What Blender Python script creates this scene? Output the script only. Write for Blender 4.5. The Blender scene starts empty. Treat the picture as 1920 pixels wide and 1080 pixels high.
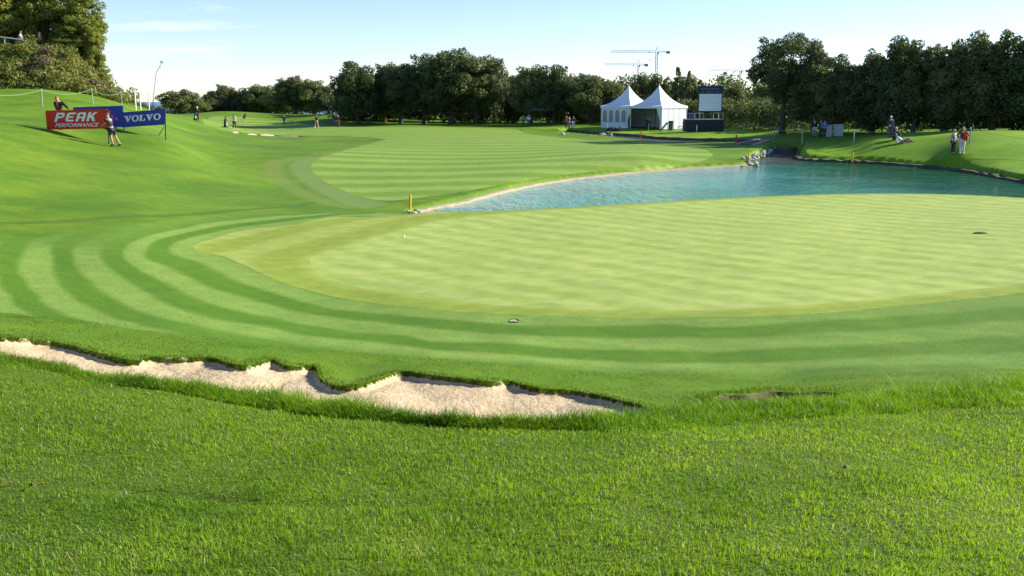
import bpy, math, random
import numpy as np
from mathutils import Vector, Matrix
rng = np.random.default_rng(7)
random.seed(7)
scene = bpy.context.scene
COL = scene.collection

# ------------------------------------------------------------------ camera
FPX = 1850.0                      # focal length in photo pixels (1920 wide)
CAMZ = 4.3                        # camera height above the pond surface
PITCH = math.atan(350.0 / FPX)    # horizon lies 350 px above the centre
cam_d = bpy.data.cameras.new('camera'); cam = bpy.data.objects.new('camera', cam_d); COL.objects.link(cam)
cam_d.sensor_width = 36.0; cam_d.lens = 36.0 * FPX / 1920.0
cam_d.clip_start = 0.1; cam_d.clip_end = 60000
cam.location = (0, 0, CAMZ); cam.rotation_euler = (math.pi / 2 - PITCH, 0, 0)
scene.camera = cam

# ------------------------------------------------------------------ sky, sun, exposure
SUN_AZ = math.radians(15)         # ahead of due right (+X)
SUN_EL = math.radians(26)
sun_dir = Vector((math.cos(SUN_AZ) * math.cos(SUN_EL), math.sin(SUN_AZ) * math.cos(SUN_EL), math.sin(SUN_EL)))
world = bpy.data.worlds.new('World'); scene.world = world; world.use_nodes = True
wn = world.node_tree; wn.nodes.clear()
out = wn.nodes.new('ShaderNodeOutputWorld'); bg = wn.nodes.new('ShaderNodeBackground')
sky = wn.nodes.new('ShaderNodeTexSky'); sky.sky_type = 'NISHITA'; sky.sun_disc = False
sky.sun_elevation = SUN_EL; sky.sun_rotation = math.pi / 2 - SUN_AZ
sky.air_density = 0.9; sky.dust_density = 0.05; sky.ozone_density = 4.0; sky.altitude = 30
bg.inputs['Strength'].default_value = 0.087
# thin cirrus streaks
tc = wn.nodes.new('ShaderNodeTexCoord')
mp = wn.nodes.new('ShaderNodeMapping'); mp.inputs['Scale'].default_value = (3.2, 3.2, 26); mp.inputs['Rotation'].default_value = (0, 0.10, 0)
mp.inputs['Location'].default_value = (0.35, 0.2, 0.75)
nz = wn.nodes.new('ShaderNodeTexNoise'); nz.inputs['Scale'].default_value = 1.0; nz.inputs['Detail'].default_value = 6; nz.inputs['Roughness'].default_value = 0.6
cr = wn.nodes.new('ShaderNodeValToRGB'); cr.color_ramp.elements[0].position = 0.62; cr.color_ramp.elements[1].position = 0.86
cr.color_ramp.elements[0].color = (0, 0, 0, 1); cr.color_ramp.elements[1].color = (0.6, 0.6, 0.6, 1)
mx = wn.nodes.new('ShaderNodeMix'); mx.data_type = 'RGBA'
wn.links.new(tc.outputs['Generated'], mp.inputs['Vector']); wn.links.new(mp.outputs['Vector'], nz.inputs['Vector'])
wn.links.new(nz.outputs['Fac'], cr.inputs['Fac']); wn.links.new(cr.outputs['Color'], mx.inputs['Factor'])
wb = wn.nodes.new('ShaderNodeMix'); wb.data_type = 'RGBA'; wb.blend_type = 'MULTIPLY'; wb.inputs['Factor'].default_value = 1.0
wb.inputs['B'].default_value = (1.07, 1.0, 1.09, 1)   # white balance of the daylight sky
wn.links.new(sky.outputs['Color'], wb.inputs['A']); wn.links.new(wb.outputs['Result'], mx.inputs['A']); mx.inputs['B'].default_value = (9, 9.2, 9.6, 1)
wn.links.new(mx.outputs['Result'], bg.inputs['Color']); wn.links.new(bg.outputs['Background'], out.inputs['Surface'])

sd_ = bpy.data.lights.new('sun', 'SUN'); sun = bpy.data.objects.new('sun', sd_); COL.objects.link(sun)
sd_.energy = 4.6; sd_.angle = math.radians(0.55); sd_.color = (1.0, 0.92, 0.78)
sun.rotation_euler = (-sun_dir).to_track_quat('-Z', 'Y').to_euler(); sun.location = (60, 30, 60)
vs = scene.view_settings
vs.view_transform = 'Standard'; vs.look = 'None'; vs.gamma = 1; vs.use_curve_mapping = False
vs.exposure = 1.15
scene.cycles.max_bounces = 6; scene.cycles.transparent_max_bounces = 8
scene.cycles.sample_clamp_indirect = 6

# ------------------------------------------------------------------ helpers
def slope_at(v):                              # vertical direction of a photo row: z per unit of y (x = 0)
    return -math.tan(PITCH - math.atan((540 - v) / FPX))
CP, SP = math.cos(PITCH), math.sin(PITCH)
def ray(u, v):                                # direction with y = 1
    a = (u - 960) / FPX; b = (540 - v) / FPX
    dy = CP + b * SP; dz = -SP + b * CP
    return a / dy, dz / dy
def P(u, v, Y):
    rx, rz = ray(u, v)
    return np.array([rx * Y, Y, CAMZ + rz * Y])

def tag(o, label=None, cat=None, group=None, kind=None):
    if label: o['label'] = label
    if cat: o['category'] = cat
    if group: o['group'] = group
    if kind: o['kind'] = kind
    return o
def link(name, me, mat=None, parent=None, smooth=False):
    o = bpy.data.objects.new(name, me); COL.objects.link(o)
    if mat is not None:
        for m in (mat if isinstance(mat, (list, tuple)) else [mat]): me.materials.append(m)
    if parent is not None: o.parent = parent
    if smooth and len(me.polygons): me.polygons.foreach_set('use_smooth', np.ones(len(me.polygons), bool))
    return o
def empty(name, loc, rz=0.0, scale=1.0):
    o = bpy.data.objects.new(name, None); COL.objects.link(o)
    o.location = loc; o.rotation_euler = (0, 0, rz); o.empty_display_size = 0.3
    o.scale = (scale,) * 3 if not hasattr(scale, '__len__') else scale
    return o
def np_mesh(name, V, T, attrs=None, colors=None):
    """triangle mesh from numpy"""
    me = bpy.data.meshes.new(name)
    n, m = len(V), len(T)
    me.vertices.add(n); me.vertices.foreach_set('co', np.ascontiguousarray(V, np.float32).ravel())
    me.loops.add(m * 3); me.loops.foreach_set('vertex_index', np.ascontiguousarray(T, np.int32).ravel())
    me.polygons.add(m); me.polygons.foreach_set('loop_start', np.arange(0, m * 3, 3, dtype=np.int32))
    if attrs:
        for k, a in attrs.items():
            at = me.attributes.new(k, 'FLOAT', 'POINT'); at.data.foreach_set('value', np.ascontiguousarray(a, np.float32))
    if colors is not None:
        at = me.attributes.new('tint', 'FLOAT_COLOR', 'POINT')
        c = np.ones((n, 4), np.float32); c[:, :3] = colors; at.data.foreach_set('color', c.ravel())
    me.update(calc_edges=True)
    return me
class MB:
    """collects boxes, tubes, prisms ... for one mesh"""
    def __init__(s): s.v = []; s.f = []
    def add(s, v, f):
        b = len(s.v); s.v += [tuple(float(c) for c in p) for p in v]; s.f += [tuple(b + i for i in q) for q in f]
    def box(s, c, size, rz=0.0, M=None):
        hx, hy, hz = [k / 2 for k in size]; c_, s_ = math.cos(rz), math.sin(rz); v = []
        for z in (-hz, hz):
            for x, y in ((-hx, -hy), (hx, -hy), (hx, hy), (-hx, hy)):
                v.append((c[0] + x * c_ - y * s_, c[1] + x * s_ + y * c_, c[2] + z))
        s.add(v, [(0, 3, 2, 1), (4, 5, 6, 7), (0, 1, 5, 4), (1, 2, 6, 5), (2, 3, 7, 6), (3, 0, 4, 7)])
    def tube(s, pts, radii, n=6, cap=True):
        pts = [Vector(p) for p in pts]
        if not hasattr(radii, '__len__'): radii = [radii] * len(pts)
        v = []; f = []
        for i, p in enumerate(pts):
            d = (pts[min(i + 1, len(pts) - 1)] - pts[max(i - 1, 0)]).normalized()
            a = d.orthogonal().normalized() if i == 0 else (a - d * a.dot(d)).normalized()
            b = d.cross(a)
            for k in range(n):
                t = 2 * math.pi * k / n
                v.append(p + (a * math.cos(t) + b * math.sin(t)) * radii[i])
        for i in range(len(pts) - 1):
            for k in range(n):
                f.append((i * n + k, i * n + (k + 1) % n, (i + 1) * n + (k + 1) % n, (i + 1) * n + k))
        if cap: f.append(tuple(range(n))[::-1]); f.append(tuple((len(pts) - 1) * n + k for k in range(n)))
        s.add(v, f)
    def prism(s, poly, z0, z1, M=None):
        """2D polygon (x, z) extruded along y from z0 to z1, through matrix M"""
        n = len(poly); v = [(p[0], z0, p[1]) for p in poly] + [(p[0], z1, p[1]) for p in poly]
        if M is not None: v = [tuple(M @ Vector(p)) for p in v]
        s.add(v, [tuple(range(n)), tuple(range(2 * n - 1, n - 1, -1))] + [(i, n + i, n + (i + 1) % n, (i + 1) % n) for i in range(n)])
    def ball(s, c, r, n=8, m=6, sc=(1, 1, 1), jit=0.0):
        v = [(c[0], c[1], c[2] - r * sc[2])]; f = []
        for i in range(1, m):
            t = math.pi * i / m
            for k in range(n):
                p = 2 * math.pi * k / n; q = 1 + random.uniform(-jit, jit)
                v.append((c[0] + r * q * sc[0] * math.sin(t) * math.cos(p), c[1] + r * q * sc[1] * math.sin(t) * math.sin(p), c[2] - r * q * sc[2] * math.cos(t)))
        v.append((c[0], c[1], c[2] + r * sc[2])); L = len(v) - 1
        for k in range(n):
            f.append((0, 1 + (k + 1) % n, 1 + k)); f.append((L, L - n + k, L - n + (k + 1) % n))
        for i in range(m - 2):
            for k in range(n):
                f.append((1 + i * n + k, 1 + i * n + (k + 1) % n, 1 + (i + 1) * n + (k + 1) % n, 1 + (i + 1) * n + k))
        s.add(v, f)
    def mesh(s, name):
        me = bpy.data.meshes.new(name); me.from_pydata(s.v, [], s.f); me.update(); return me
    def build(s, name, mat, parent=None, smooth=False):
        return link(name, s.mesh(name), mat, parent, smooth)

# ------------------------------------------------------------------ materials
def lin(r, g, b):
    f = lambda c: (c / 255 / 12.92) if c / 255 <= 0.04045 else ((c / 255 + 0.055) / 1.055) ** 2.4
    return (f(r), f(g), f(b))
def N(nt, t, **kw):
    n = nt.nodes.new(t)
    for k, v in kw.items():
        if k in n.inputs: n.inputs[k].default_value = v
        else: setattr(n, k, v)
    return n
def base_mat(name):
    m = bpy.data.materials.new(name); m.use_nodes = True
    return m, m.node_tree, m.node_tree.nodes['Principled BSDF']
def mixc(nt, fac, a, b, blend='MIX'):
    n = nt.nodes.new('ShaderNodeMix'); n.data_type = 'RGBA'; n.blend_type = blend
    for k, v in (('Factor', fac), ('A', a), ('B', b)):
        if isinstance(v, (int, float)): n.inputs[k].default_value = v
        elif isinstance(v, tuple): n.inputs[k].default_value = (*v, 1) if len(v) == 3 else v
        else: nt.links.new(v, n.inputs[k])
    return n.outputs['Result']
def math_(nt, op, a, b=None, c=None):
    n = nt.nodes.new('ShaderNodeMath'); n.operation = op
    for i, v in enumerate((a, b, c)):
        if v is None: continue
        if isinstance(v, (int, float)): n.inputs[i].default_value = v
        else: nt.links.new(v, n.inputs[i])
    return n.outputs[0]
def maprange(nt, v, a, b, c=0.0, d=1.0, smooth=True):
    n = nt.nodes.new('ShaderNodeMapRange'); n.interpolation_type = 'SMOOTHSTEP' if smooth else 'LINEAR'
    nt.links.new(v, n.inputs['Value'])
    for k, x in (('From Min', a), ('From Max', b), ('To Min', c), ('To Max', d)): n.inputs[k].default_value = x
    return n.outputs['Result']
def noise(nt, scale, detail=3, rough=0.55, vec=None, stretch=None):
    n = nt.nodes.new('ShaderNodeTexNoise'); n.inputs['Scale'].default_value = scale
    n.inputs['Detail'].default_value = detail; n.inputs['Roughness'].default_value = rough
    if vec is None: vec = nt.nodes.new('ShaderNodeNewGeometry').outputs['Position']
    if stretch is not None:
        mp = nt.nodes.new('ShaderNodeMapping'); mp.inputs['Scale'].default_value = stretch
        nt.links.new(vec, mp.inputs['Vector']); vec = mp.outputs['Vector']
    nt.links.new(vec, n.inputs['Vector']); return n.outputs['Fac']
def attr(nt, name, col=False):
    n = nt.nodes.new('ShaderNodeAttribute'); n.attribute_name = name
    return n.outputs['Color' if col else 'Fac']
def plain(name, rgb, rough=0.6, var=0.12, scale=8.0, metal=0.0, bump=0.0, spec=0.3):
    m, nt, b = base_mat(name)
    tc = nt.nodes.new('ShaderNodeTexCoord')
    f = noise(nt, scale, 4, 0.6, vec=tc.outputs['Object'])
    lo = tuple(c * (1 - var) for c in rgb); hi = tuple(min(1, c * (1 + var)) for c in rgb)
    nt.links.new(mixc(nt, f, lo, hi), b.inputs['Base Color'])
    b.inputs['Roughness'].default_value = rough; b.inputs['Metallic'].default_value = metal; b.inputs['Specular IOR Level'].default_value = spec
    if bump:
        bp = N(nt, 'ShaderNodeBump', Strength=bump, Distance=0.02); nt.links.new(f, bp.inputs['Height']); nt.links.new(bp.outputs['Normal'], b.inputs['Normal'])
    return m
def leaf_mat(name, c0, c1, trans=0.3, rough=0.55, spec=0.25):
    m = bpy.data.materials.new(name); m.use_nodes = True; nt = m.node_tree; nt.nodes.clear()
    o = nt.nodes.new('ShaderNodeOutputMaterial')
    t = attr(nt, 'tint', True)
    sep = nt.nodes.new('ShaderNodeSeparateColor'); nt.links.new(t, sep.inputs['Color'])
    oi = nt.nodes.new('ShaderNodeObjectInfo')
    col = mixc(nt, sep.outputs['Red'], c0, c1)
    hs = nt.nodes.new('ShaderNodeHueSaturation'); nt.links.new(col, hs.inputs['Color'])
    nt.links.new(maprange(nt, oi.outputs['Random'], 0, 1, 0.482, 0.512, False), hs.inputs['Hue'])
    nt.links.new(maprange(nt, oi.outputs['Random'], 0, 1, 1.14, 0.86, False), hs.inputs['Value'])
    b = nt.nodes.new('ShaderNodeBsdfPrincipled'); b.inputs['Roughness'].default_value = rough; b.inputs['Specular IOR Level'].default_value = spec
    tr = nt.nodes.new('ShaderNodeBsdfTranslucent'); ms = nt.nodes.new('ShaderNodeMixShader'); ms.inputs[0].default_value = trans
    nt.links.new(hs.outputs['Color'], b.inputs['Base Color'])
    nt.links.new(mixc(nt, 1.0, hs.outputs['Color'], (1.25, 1.35, 0.6), 'MULTIPLY'), tr.inputs['Color'])
    nt.links.new(b.outputs[0], ms.inputs[1]); nt.links.new(tr.outputs[0], ms.inputs[2]); nt.links.new(ms.outputs[0], o.inputs['Surface'])
    return m
# ------------------------------------------------------------------ terrain heightfield (thin-plate spline through surveyed points)
def warp(x, y):
    yy = np.maximum(y, 0.0)
    return np.stack([x / (yy + 6.0) * 2.2, np.log(yy + 6.0) + np.minimum(y, 0) * 0.02], -1)
class TPS:
    def __init__(s, xy, val, lam=1e-4):
        s.p = warp(xy[:, 0], xy[:, 1]); n = len(s.p)
        d = np.linalg.norm(s.p[:, None] - s.p[None], axis=-1)
        K = np.where(d > 0, d * d * np.log(d + 1e-12), 0) + lam * np.eye(n)
        Q = np.c_[np.ones(n), s.p]
        A = np.block([[K, Q], [Q.T, np.zeros((3, 3))]])
        s.w = np.linalg.solve(A, np.r_[val, 0, 0, 0])
    def __call__(s, x, y):
        x = np.asarray(x, float); y = np.asarray(y, float); q = warp(x.ravel(), y.ravel()); r = np.empty(len(q))
        for i in range(0, len(q), 40000):
            c = q[i:i + 40000]
            d2 = ((c[:, None] - s.p[None]) ** 2).sum(-1)
            r[i:i + 40000] = (0.5 * d2 * np.log(d2 + 1e-20)) @ s.w[:-3] + s.w[-3] + c @ s.w[-2:]
        return r.reshape(x.shape)
# (u, v, distance) seen in the photo
SEEN = [(0, 1080, 4), (480, 1080, 4), (960, 1080, 4), (1440, 1080, 4), (1920, 1080, 4),
        (0, 850, 6.0), (960, 900, 5.6), (1920, 900, 5.8), (480, 860, 6.1), (1440, 880, 5.8),
        (0, 690, 8.6), (300, 735, 7.9), (640, 785, 7.3), (960, 805, 7.1), (1250, 806, 7.1), (1580, 780, 7.5), (1920, 765, 7.9),
        (0, 636, 10.2), (262, 680, 10.3), (450, 686, 10.4), (640, 718, 10.3), (760, 699, 10.9), (960, 716, 10.9), (1200, 768, 9.4), (1340, 748, 10.0), (1560, 735, 10.4), (1920, 705, 11.0),
        (0, 590, 12.4), (300, 622, 12.3), (700, 664, 12.3), (960, 684, 12.1), (1460, 706, 11.8), (1920, 690, 12.0),
        (960, 640, 13.6), (1460, 650, 13.5), (1920, 640, 13.9), (600, 620, 14.2),
        (960, 590, 16), (1300, 594, 15.9), (1700, 572, 17), (1920, 548, 18.2), (600, 551, 18), (417, 480, 22.3), (363, 463, 23.6),
        (700, 520, 20), (1100, 500, 21.2), (1500, 490, 22), (1900, 470, 23), (757, 443, 26), (1100, 430, 27.5), (1500, 420, 28.5), (1850, 420, 28.5),
        (560, 420, 28.3), (460, 431, 27),
        (250, 480, 20.5), (100, 500, 18.5), (0, 480, 18.8), (0, 420, 23.5), (250, 400, 27.5), (450, 400, 31),
        (0, 330, 33), (0, 260, 44), (120, 290, 44), (250, 330, 40), (350, 360, 38), (500, 380, 36.5), (600, 390, 36.5), (700, 395, 38),
        (217, 276, 50), (204, 270, 51), (310, 262, 56), (100, 246, 51.5), (150, 232, 57),
        (80, 200, 68), (175, 198, 74), (0, 205, 64), (0, 167, 84), (100, 169, 84), (180, 181, 86), (228, 194, 88), (262, 201, 92), (300, 213, 96),
        (240, 198, 104), (300, 215, 112), (180, 196, 104), (100, 195, 108), (0, 192, 110), (340, 217, 130), (260, 208, 130), (150, 200, 135), (20, 196, 140), (300, 213, 155), (200, 206, 160), (385, 224, 120), (400, 300, 58), (500, 300, 61), (600, 330, 54), (600, 280, 74), (700, 380, 41), (420, 260, 86), (350, 245, 90),
        (520, 257, 108), (440, 243, 130), (594, 239, 135), (370, 228, 152), (533, 234, 158), (410, 209, 185), (330, 215, 180), (480, 211, 190), (560, 217, 178), (620, 216, 172),
        (850, 330, 54.5), (1000, 330, 54), (960, 290, 73), (960, 260, 102), (960, 240, 136), (740, 235, 142), (850, 236, 143), (680, 236, 150),
        (1200, 306, 62.5), (1300, 280, 79), (1150, 266, 99), (1330, 275, 84), (1400, 285, 76), (1020, 246, 126),
        (1065, 241, 130), (1190, 246, 122), (1240, 246, 121), (1330, 246, 116), (1300, 258, 104), (1400, 252, 108), (1460, 252, 100), (1440, 262, 93),
        (1520, 274, 79), (1600, 268, 77), (1640, 262, 75.5), (1700, 265, 73.5), (1803, 283, 64), (1920, 275, 64), (1700, 285, 70), (1600, 288, 73), (1750, 300, 66), (1850, 305, 61), (1920, 310, 58.5)]
pts = [P(*q) for q in SEEN]
CREST = [(790, 399, 31), (900, 396, 32), (1000, 391, 33), (1100, 387, 34), (1200, 381, 35), (1300, 376, 36), (1400, 370, 37), (1500, 365, 37.5), (1600, 362, 38), (1700, 362, 38), (1800, 365, 37.5), (1920, 373, 36.5), (2060, 384, 34.5)]
_u0 = np.array([q[0] for q in CREST], float); _u = np.linspace(_u0[0], _u0[-1], 37); _t0 = (_u0 - 1400) / 700; _t = (_u - 1400) / 700
_v = np.polyval(np.polyfit(_t0, [q[1] for q in CREST], 4), _t)
_z = np.polyval(np.polyfit(_t0, [P(*q)[2] for q in CREST], 1), _t)
CR = np.array([P(u, v, (z - CAMZ) / ray(u, v)[1]) for u, v, z in zip(_u, _v, _z)])
for c in CR:
    pts += [c, c + [0, -1.6, 0.01], c + [0, 1.5, -0.28], c + [0, 3.0, -0.55]]
# pond outline (world), from the far bank seen in the photo at water level and the hidden near bank
def on_level(u, v, z):
    rx, rz = ray(u, v); Y = (z - CAMZ) / rz
    return np.array([rx * Y, Y])
FAR_L = [(785, 398), (815, 391), (850, 385), (900, 373), (950, 360), (1000, 349), (1060, 339), (1130, 331), (1200, 324), (1300, 317), (1400, 311), (1416, 308.5)]
MOUTH = [(1408, 304), (1420, 299), (1438, 293), (1452, 286), (1470, 284.5), (1500, 288), (1492, 294)]
FAR_R = [(1500, 300), (1530, 302.5), (1600, 305), (1660, 308.5), (1750, 316), (1800, 322), (1850, 330), (1920, 343), (2000, 357), (2120, 380)]
fl = [on_level(u, v, 0) for u, v in FAR_L]; fm = [on_level(u, v, 0) for u, v in MOUTH]; fr = [on_level(u, v, 0) for u, v in FAR_R]
near = [c[:2] + [0.3, 4.3] for c in CR[::-1]]
near = [np.array([29.5, 41.5])] + [p for p in near[1:-1]] + [np.array([CR[0][0] - 0.2, 35.6])]
POND = np.array(fl + fm + fr + near)
for p in fl[1:]: pts.append(np.array([p[0], p[1] + 0.5, 0.20]))
for p in fr: pts.append(np.array([p[0] + 0.2, p[1] + 0.45, 0.34]))
for p in near: pts.append(np.array([p[0], p[1] - 0.5, 0.16]))
# upper stream
ST_Z = 0.33
ST = [(1048, 247.5), (1062, 251.5), (1100, 254), (1150, 257.5), (1185, 261.5), (1230, 266), (1300, 268), (1390, 271.5), (1412, 269), (1330, 264.5), (1270, 263), (1225, 260.5), (1200, 257.5), (1150, 253.5), (1100, 250), (1066, 247)]
STREAM = np.array([on_level(u, v, ST_Z) for u, v in ST])
# beyond the frame and behind things
XYZ = [(-60, 20, 6), (-45, 0, 4), (-120, 100, 9), (-100, 60, 10),  (-25, 0, 3), (25, 0, 2.6), (45, 20, 2.2), (60, 45, 1.8), (80, 70, 2.6),
       (-8, -1, 2.75), (8, -1, 2.65), (0, -1, 2.75), (0, 1, 2.66), (70, 100, 2.4), (110, 130, 2.6), (0, 200, 1.2), (60, 190, 1.2), (120, 220, 1.5), (-40, 260, -1), (0, 300, -1), (100, 320, 0), (-70, 230, -3), (-120, 250, -5),
       (-150, 180, 0), (36, 88, 1.6), (46, 90, 1.8), (30, 100, 1.4), (52, 78, 1.7), (28, 82, 1.2), (18, 130, 1.0), (0, 160, 1.0), (30, 140, 1.0), (-14, 165, 1.0)]
pts += [np.array(q, float) for q in XYZ]
pts = np.array(pts)
TERR = TPS(pts[:, :2], pts[:, 2], 2e-5)
# the planted bank on the left: a steep slope that carries a footpath
BANK = [(-90, 70, 1.0), (-36, 86)]
def ss(a, b, t):
    t = np.clip((t - a) / (b - a), 0, 1); return t * t * (3 - 2 * t)
def Hb(x, y):
    x = np.asarray(x, float); y = np.asarray(y, float)
    z = TERR(x, y)
    far = ss(230, 420, np.hypot(x, y)); z = z * (1 - far) - 6 * far
    # bank: distance behind the foot line of the planting
    foot = 85.5 + 0.02 * (x + 44)
    rise = ss(0, 7.5, y - foot) * 3.8 * ss(-36.8, -42.0, x) * ss(101, 96, y)
    rise = rise + ss(9, 20, y - foot) * 2.5 * ss(-43, -50, x) * ss(104, 98, y)
    return z + rise + 0.012 * np.sin(x * 3.1 + 1.3 * np.sin(y * 1.7)) * np.sin(y * 2.7 + 0.6) * ss(40, 10, y)
def G(u, v, ymin=2.6, ymax=400):
    Y = np.exp(np.linspace(math.log(ymin), math.log(ymax), 1400)); rx, rz = ray(u, v)
    h = CAMZ + rz * Y - Hb(rx * Y, Y); k = np.argmax(h < 0)
    if h[k] >= 0: k = len(Y) - 1
    if k == 0: yy = Y[0]
    else: yy = Y[k - 1] + (Y[k] - Y[k - 1]) * h[k - 1] / (h[k - 1] - h[k] + 1e-12)
    return np.array([rx * yy, yy, CAMZ + rz * yy])
def poly_from_px(px): return np.array([G(u, v)[:2] for u, v in px])
def smooth_poly(p, n=4, closed=True):
    """Catmull-Rom resampling"""
    p = np.asarray(p, float); m = len(p); o = []
    for i in range(m if closed else m - 1):
        if closed: a, b, c, d = p[i - 1], p[i], p[(i + 1) % m], p[(i + 2) % m]
        else: a, b, c, d = p[max(i - 1, 0)], p[i], p[i + 1], p[min(i + 2, m - 1)]
        for t in np.arange(n) / n:
            o.append(0.5 * ((2 * b) + (c - a) * t + (2 * a - 5 * b + 4 * c - d) * t * t + (3 * b - a - 3 * c + d) * t ** 3))
    if not closed: o.append(p[-1])
    return np.array(o)
def sdf(poly, x, y):
    """positive inside"""
    x = x.ravel(); y = y.ravel(); best = np.full(x.shape, 1e9); ins = np.zeros(x.shape, bool)
    lo = poly.min(0) - 6; hi = poly.max(0) + 6
    sel = np.where((x > lo[0]) & (x < hi[0]) & (y > lo[1]) & (y < hi[1]))[0]
    xs, ys = x[sel], y[sel]; b = np.full(xs.shape, 1e9); k = np.zeros(xs.shape, bool)
    for i in range(len(poly)):
        x0, y0 = poly[i - 1]; x1, y1 = poly[i]; dx, dy = x1 - x0, y1 - y0; L = dx * dx + dy * dy + 1e-12
        t = np.clip(((xs - x0) * dx + (ys - y0) * dy) / L, 0, 1)
        b = np.minimum(b, (xs - x0 - t * dx) ** 2 + (ys - y0 - t * dy) ** 2)
        if abs(dy) > 1e-12:
            c = ((y0 > ys) != (y1 > ys)) & (xs < dx * (ys - y0) / dy + x0); k ^= c
    r = np.full(x.shape, -6.0); d = np.sqrt(b); r[sel] = np.where(k, d, -d)
    return r
def dist_line(line, x, y):
    b = np.full(x.shape, 1e9)
    for i in range(len(line) - 1):
        x0, y0 = line[i]; x1, y1 = line[i + 1]; dx, dy = x1 - x0, y1 - y0; L = dx * dx + dy * dy + 1e-12
        t = np.clip(((x - x0) * dx + (y - y0) * dy) / L, 0, 1)
        b = np.minimum(b, (x - x0 - t * dx) ** 2 + (y - y0 - t * dy) ** 2)
    return np.sqrt(b)

# --- outlines of the mown areas, the bunker and the water, projected on the terrain
back = [c[:2] + [0, 0.7] for c in CR]
collar_px = [(640, 407), (560, 420), (460, 431), (400, 447), (370, 457), (362, 464), (376, 474), (417, 480), (467, 501), (500, 517), (542, 534), (604, 551), (667, 563), (792, 577), (960, 590), (1150, 595), (1300, 595), (1500, 589), (1700, 572), (1920, 548), (2150, 515)]
COLLAR = np.array([p[:2] for p in [G(*q) for q in collar_px]] + back[::-1])
COLLAR = smooth_poly(COLLAR, 4)
green_px = [(830, 413), (750, 433), (667, 455), (600, 476), (580, 490), (600, 517), (650, 533), (729, 547), (850, 564), (960, 574), (1100, 581), (1300, 582), (1500, 572), (1700, 555), (1920, 530), (2150, 497)]
gb = [c[:2] + [0, -0.9] for c in CR[6:]]
GREEN = np.array([G(*q)[:2] for q in green_px] + gb[::-1]); GREEN = smooth_poly(GREEN, 4)
outer_px = [(-60, 583), (0, 586), (37, 589), (100, 598), (212, 611), (300, 623), (450, 641), (560, 653), (700, 665), (900, 681), (1210, 703), (1460, 707), (1700, 704), (1920, 694), (2150, 680)]
SURR = np.array([G(*q)[:2] for q in outer_px] + [np.array(q) for q in [(22, 24), (20, 36), (0, 38), (-5, 37)]] + [G(*q)[:2] for q in [(700, 396), (560, 404), (400, 404), (250, 420), (100, 440), (-60, 455)]])
far_edge_px = [(-80, 632), (0, 636), (60, 640), (120, 648), (180, 665), (230, 678), (262, 681), (285, 673), (340, 676), (400, 673), (420, 683), (445, 688), (470, 690), (482, 686), (500, 680), (515, 678), (530, 688), (560, 692), (590, 690), (598, 700), (600, 712), (615, 722), (635, 728), (665, 728), (690, 722), (715, 712), (745, 703), (760, 700), (800, 706), (850, 712), (900, 718), (930, 720), (955, 717), (975, 724), (1000, 730), (1040, 734), (1080, 737), (1120, 745), (1150, 752), (1180, 759), (1210, 766), (1228, 775)]
tips_px = [(-330, 612), (-80, 642), (0, 652), (60, 662), (120, 672), (180, 688), (240, 694), (300, 703), (400, 718), (500, 735), (560, 744), (640, 752), (700, 762), (760, 772), (830, 778), (900, 780), (1000, 780), (1100, 778), (1200, 772), (1340, 757), (1400, 755), (1500, 752), (1560, 746), (1640, 738), (1700, 731), (1760, 725), (1850, 716), (1920, 711), (2020, 703), (2300, 684)]
lipbase_px = [(-330, 650), (-80, 676), (0, 684), (100, 698), (200, 721), (300, 732), (400, 751), (500, 768), (633, 784), (791, 799), (907, 806), (1060, 807), (1215, 808), (1387, 795), (1575, 780), (1762, 768), (1912, 765), (2020, 760), (2300, 745)]
def wob(p, a, s):
    p = np.array(p); t = np.arange(len(p)); d = np.gradient(p, axis=0); n = np.stack([-d[:, 1], d[:, 0]], -1); n /= np.linalg.norm(n, axis=1)[:, None] + 1e-9
    return p + n * (a * (np.sin(t * 1.7 * s) + 0.6 * np.sin(t * 3.1 * s + 1)))[:, None]
_fe = smooth_poly(poly_from_px(far_edge_px), 6, False)
for _ in range(10): _fe[1:-1] = 0.25 * _fe[:-2] + 0.5 * _fe[1:-1] + 0.25 * _fe[2:]
FAR_EDGE = wob(_fe, 0.008, 1.0)
BUNK = np.concatenate([FAR_EDGE, smooth_poly(poly_from_px([(u, v + 24) for u, v in tips_px if u <= 1200] + [(1225, 797)]), 3, False)[::-1]])
pocket_far = [(1336, 748), (1358, 741), (1400, 741), (1425, 736), (1450, 733), (1500, 737), (1540, 734), (1570, 737)]
POCKET = poly_from_px(pocket_far + [(1572, 746), (1500, 750), (1400, 755), (1338, 757)])
fair_px = [(582, 312), (586, 322), (610, 341), (651, 360), (700, 374), (760, 374), (850, 362), (950, 345), (1050, 329), (1150, 319), (1250, 311), (1310, 304), (1334, 294), (1332, 285), (1300, 277), (1200, 270), (1120, 264), (1040, 257), (985, 250), (960, 241), (850, 239), (740, 238), (640, 238), (560, 230), (480, 222), (425, 219), (390, 222), (380, 228), (400, 238), (440, 247.5), (500, 251.5), (575, 254), (640, 255), (700, 258), (722, 262), (706, 267), (678, 274), (640, 284), (600, 297)]
FAIR = smooth_poly(poly_from_px(fair_px), 3)
band_px = [(541, 311), (553, 328), (575, 346), (613, 368), (664, 388), (720, 386), (720, 378), (691, 373), (651, 360), (610, 341), (586, 322), (582, 311), (600, 298), (645, 284), (690, 272), (720, 264), (735, 260), (700, 266), (660, 277), (624, 287), (575, 297), (550, 304)]
BAND = smooth_poly(poly_from_px(band_px), 3)
ring_px = [(488, 308), (494, 327), (521, 349), (553, 368), (600, 382), (660, 391), (640, 380), (580, 358), (545, 336), (534, 315), (545, 304), (600, 291), (640, 281), (597, 288), (542, 295), (499, 302)]
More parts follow.
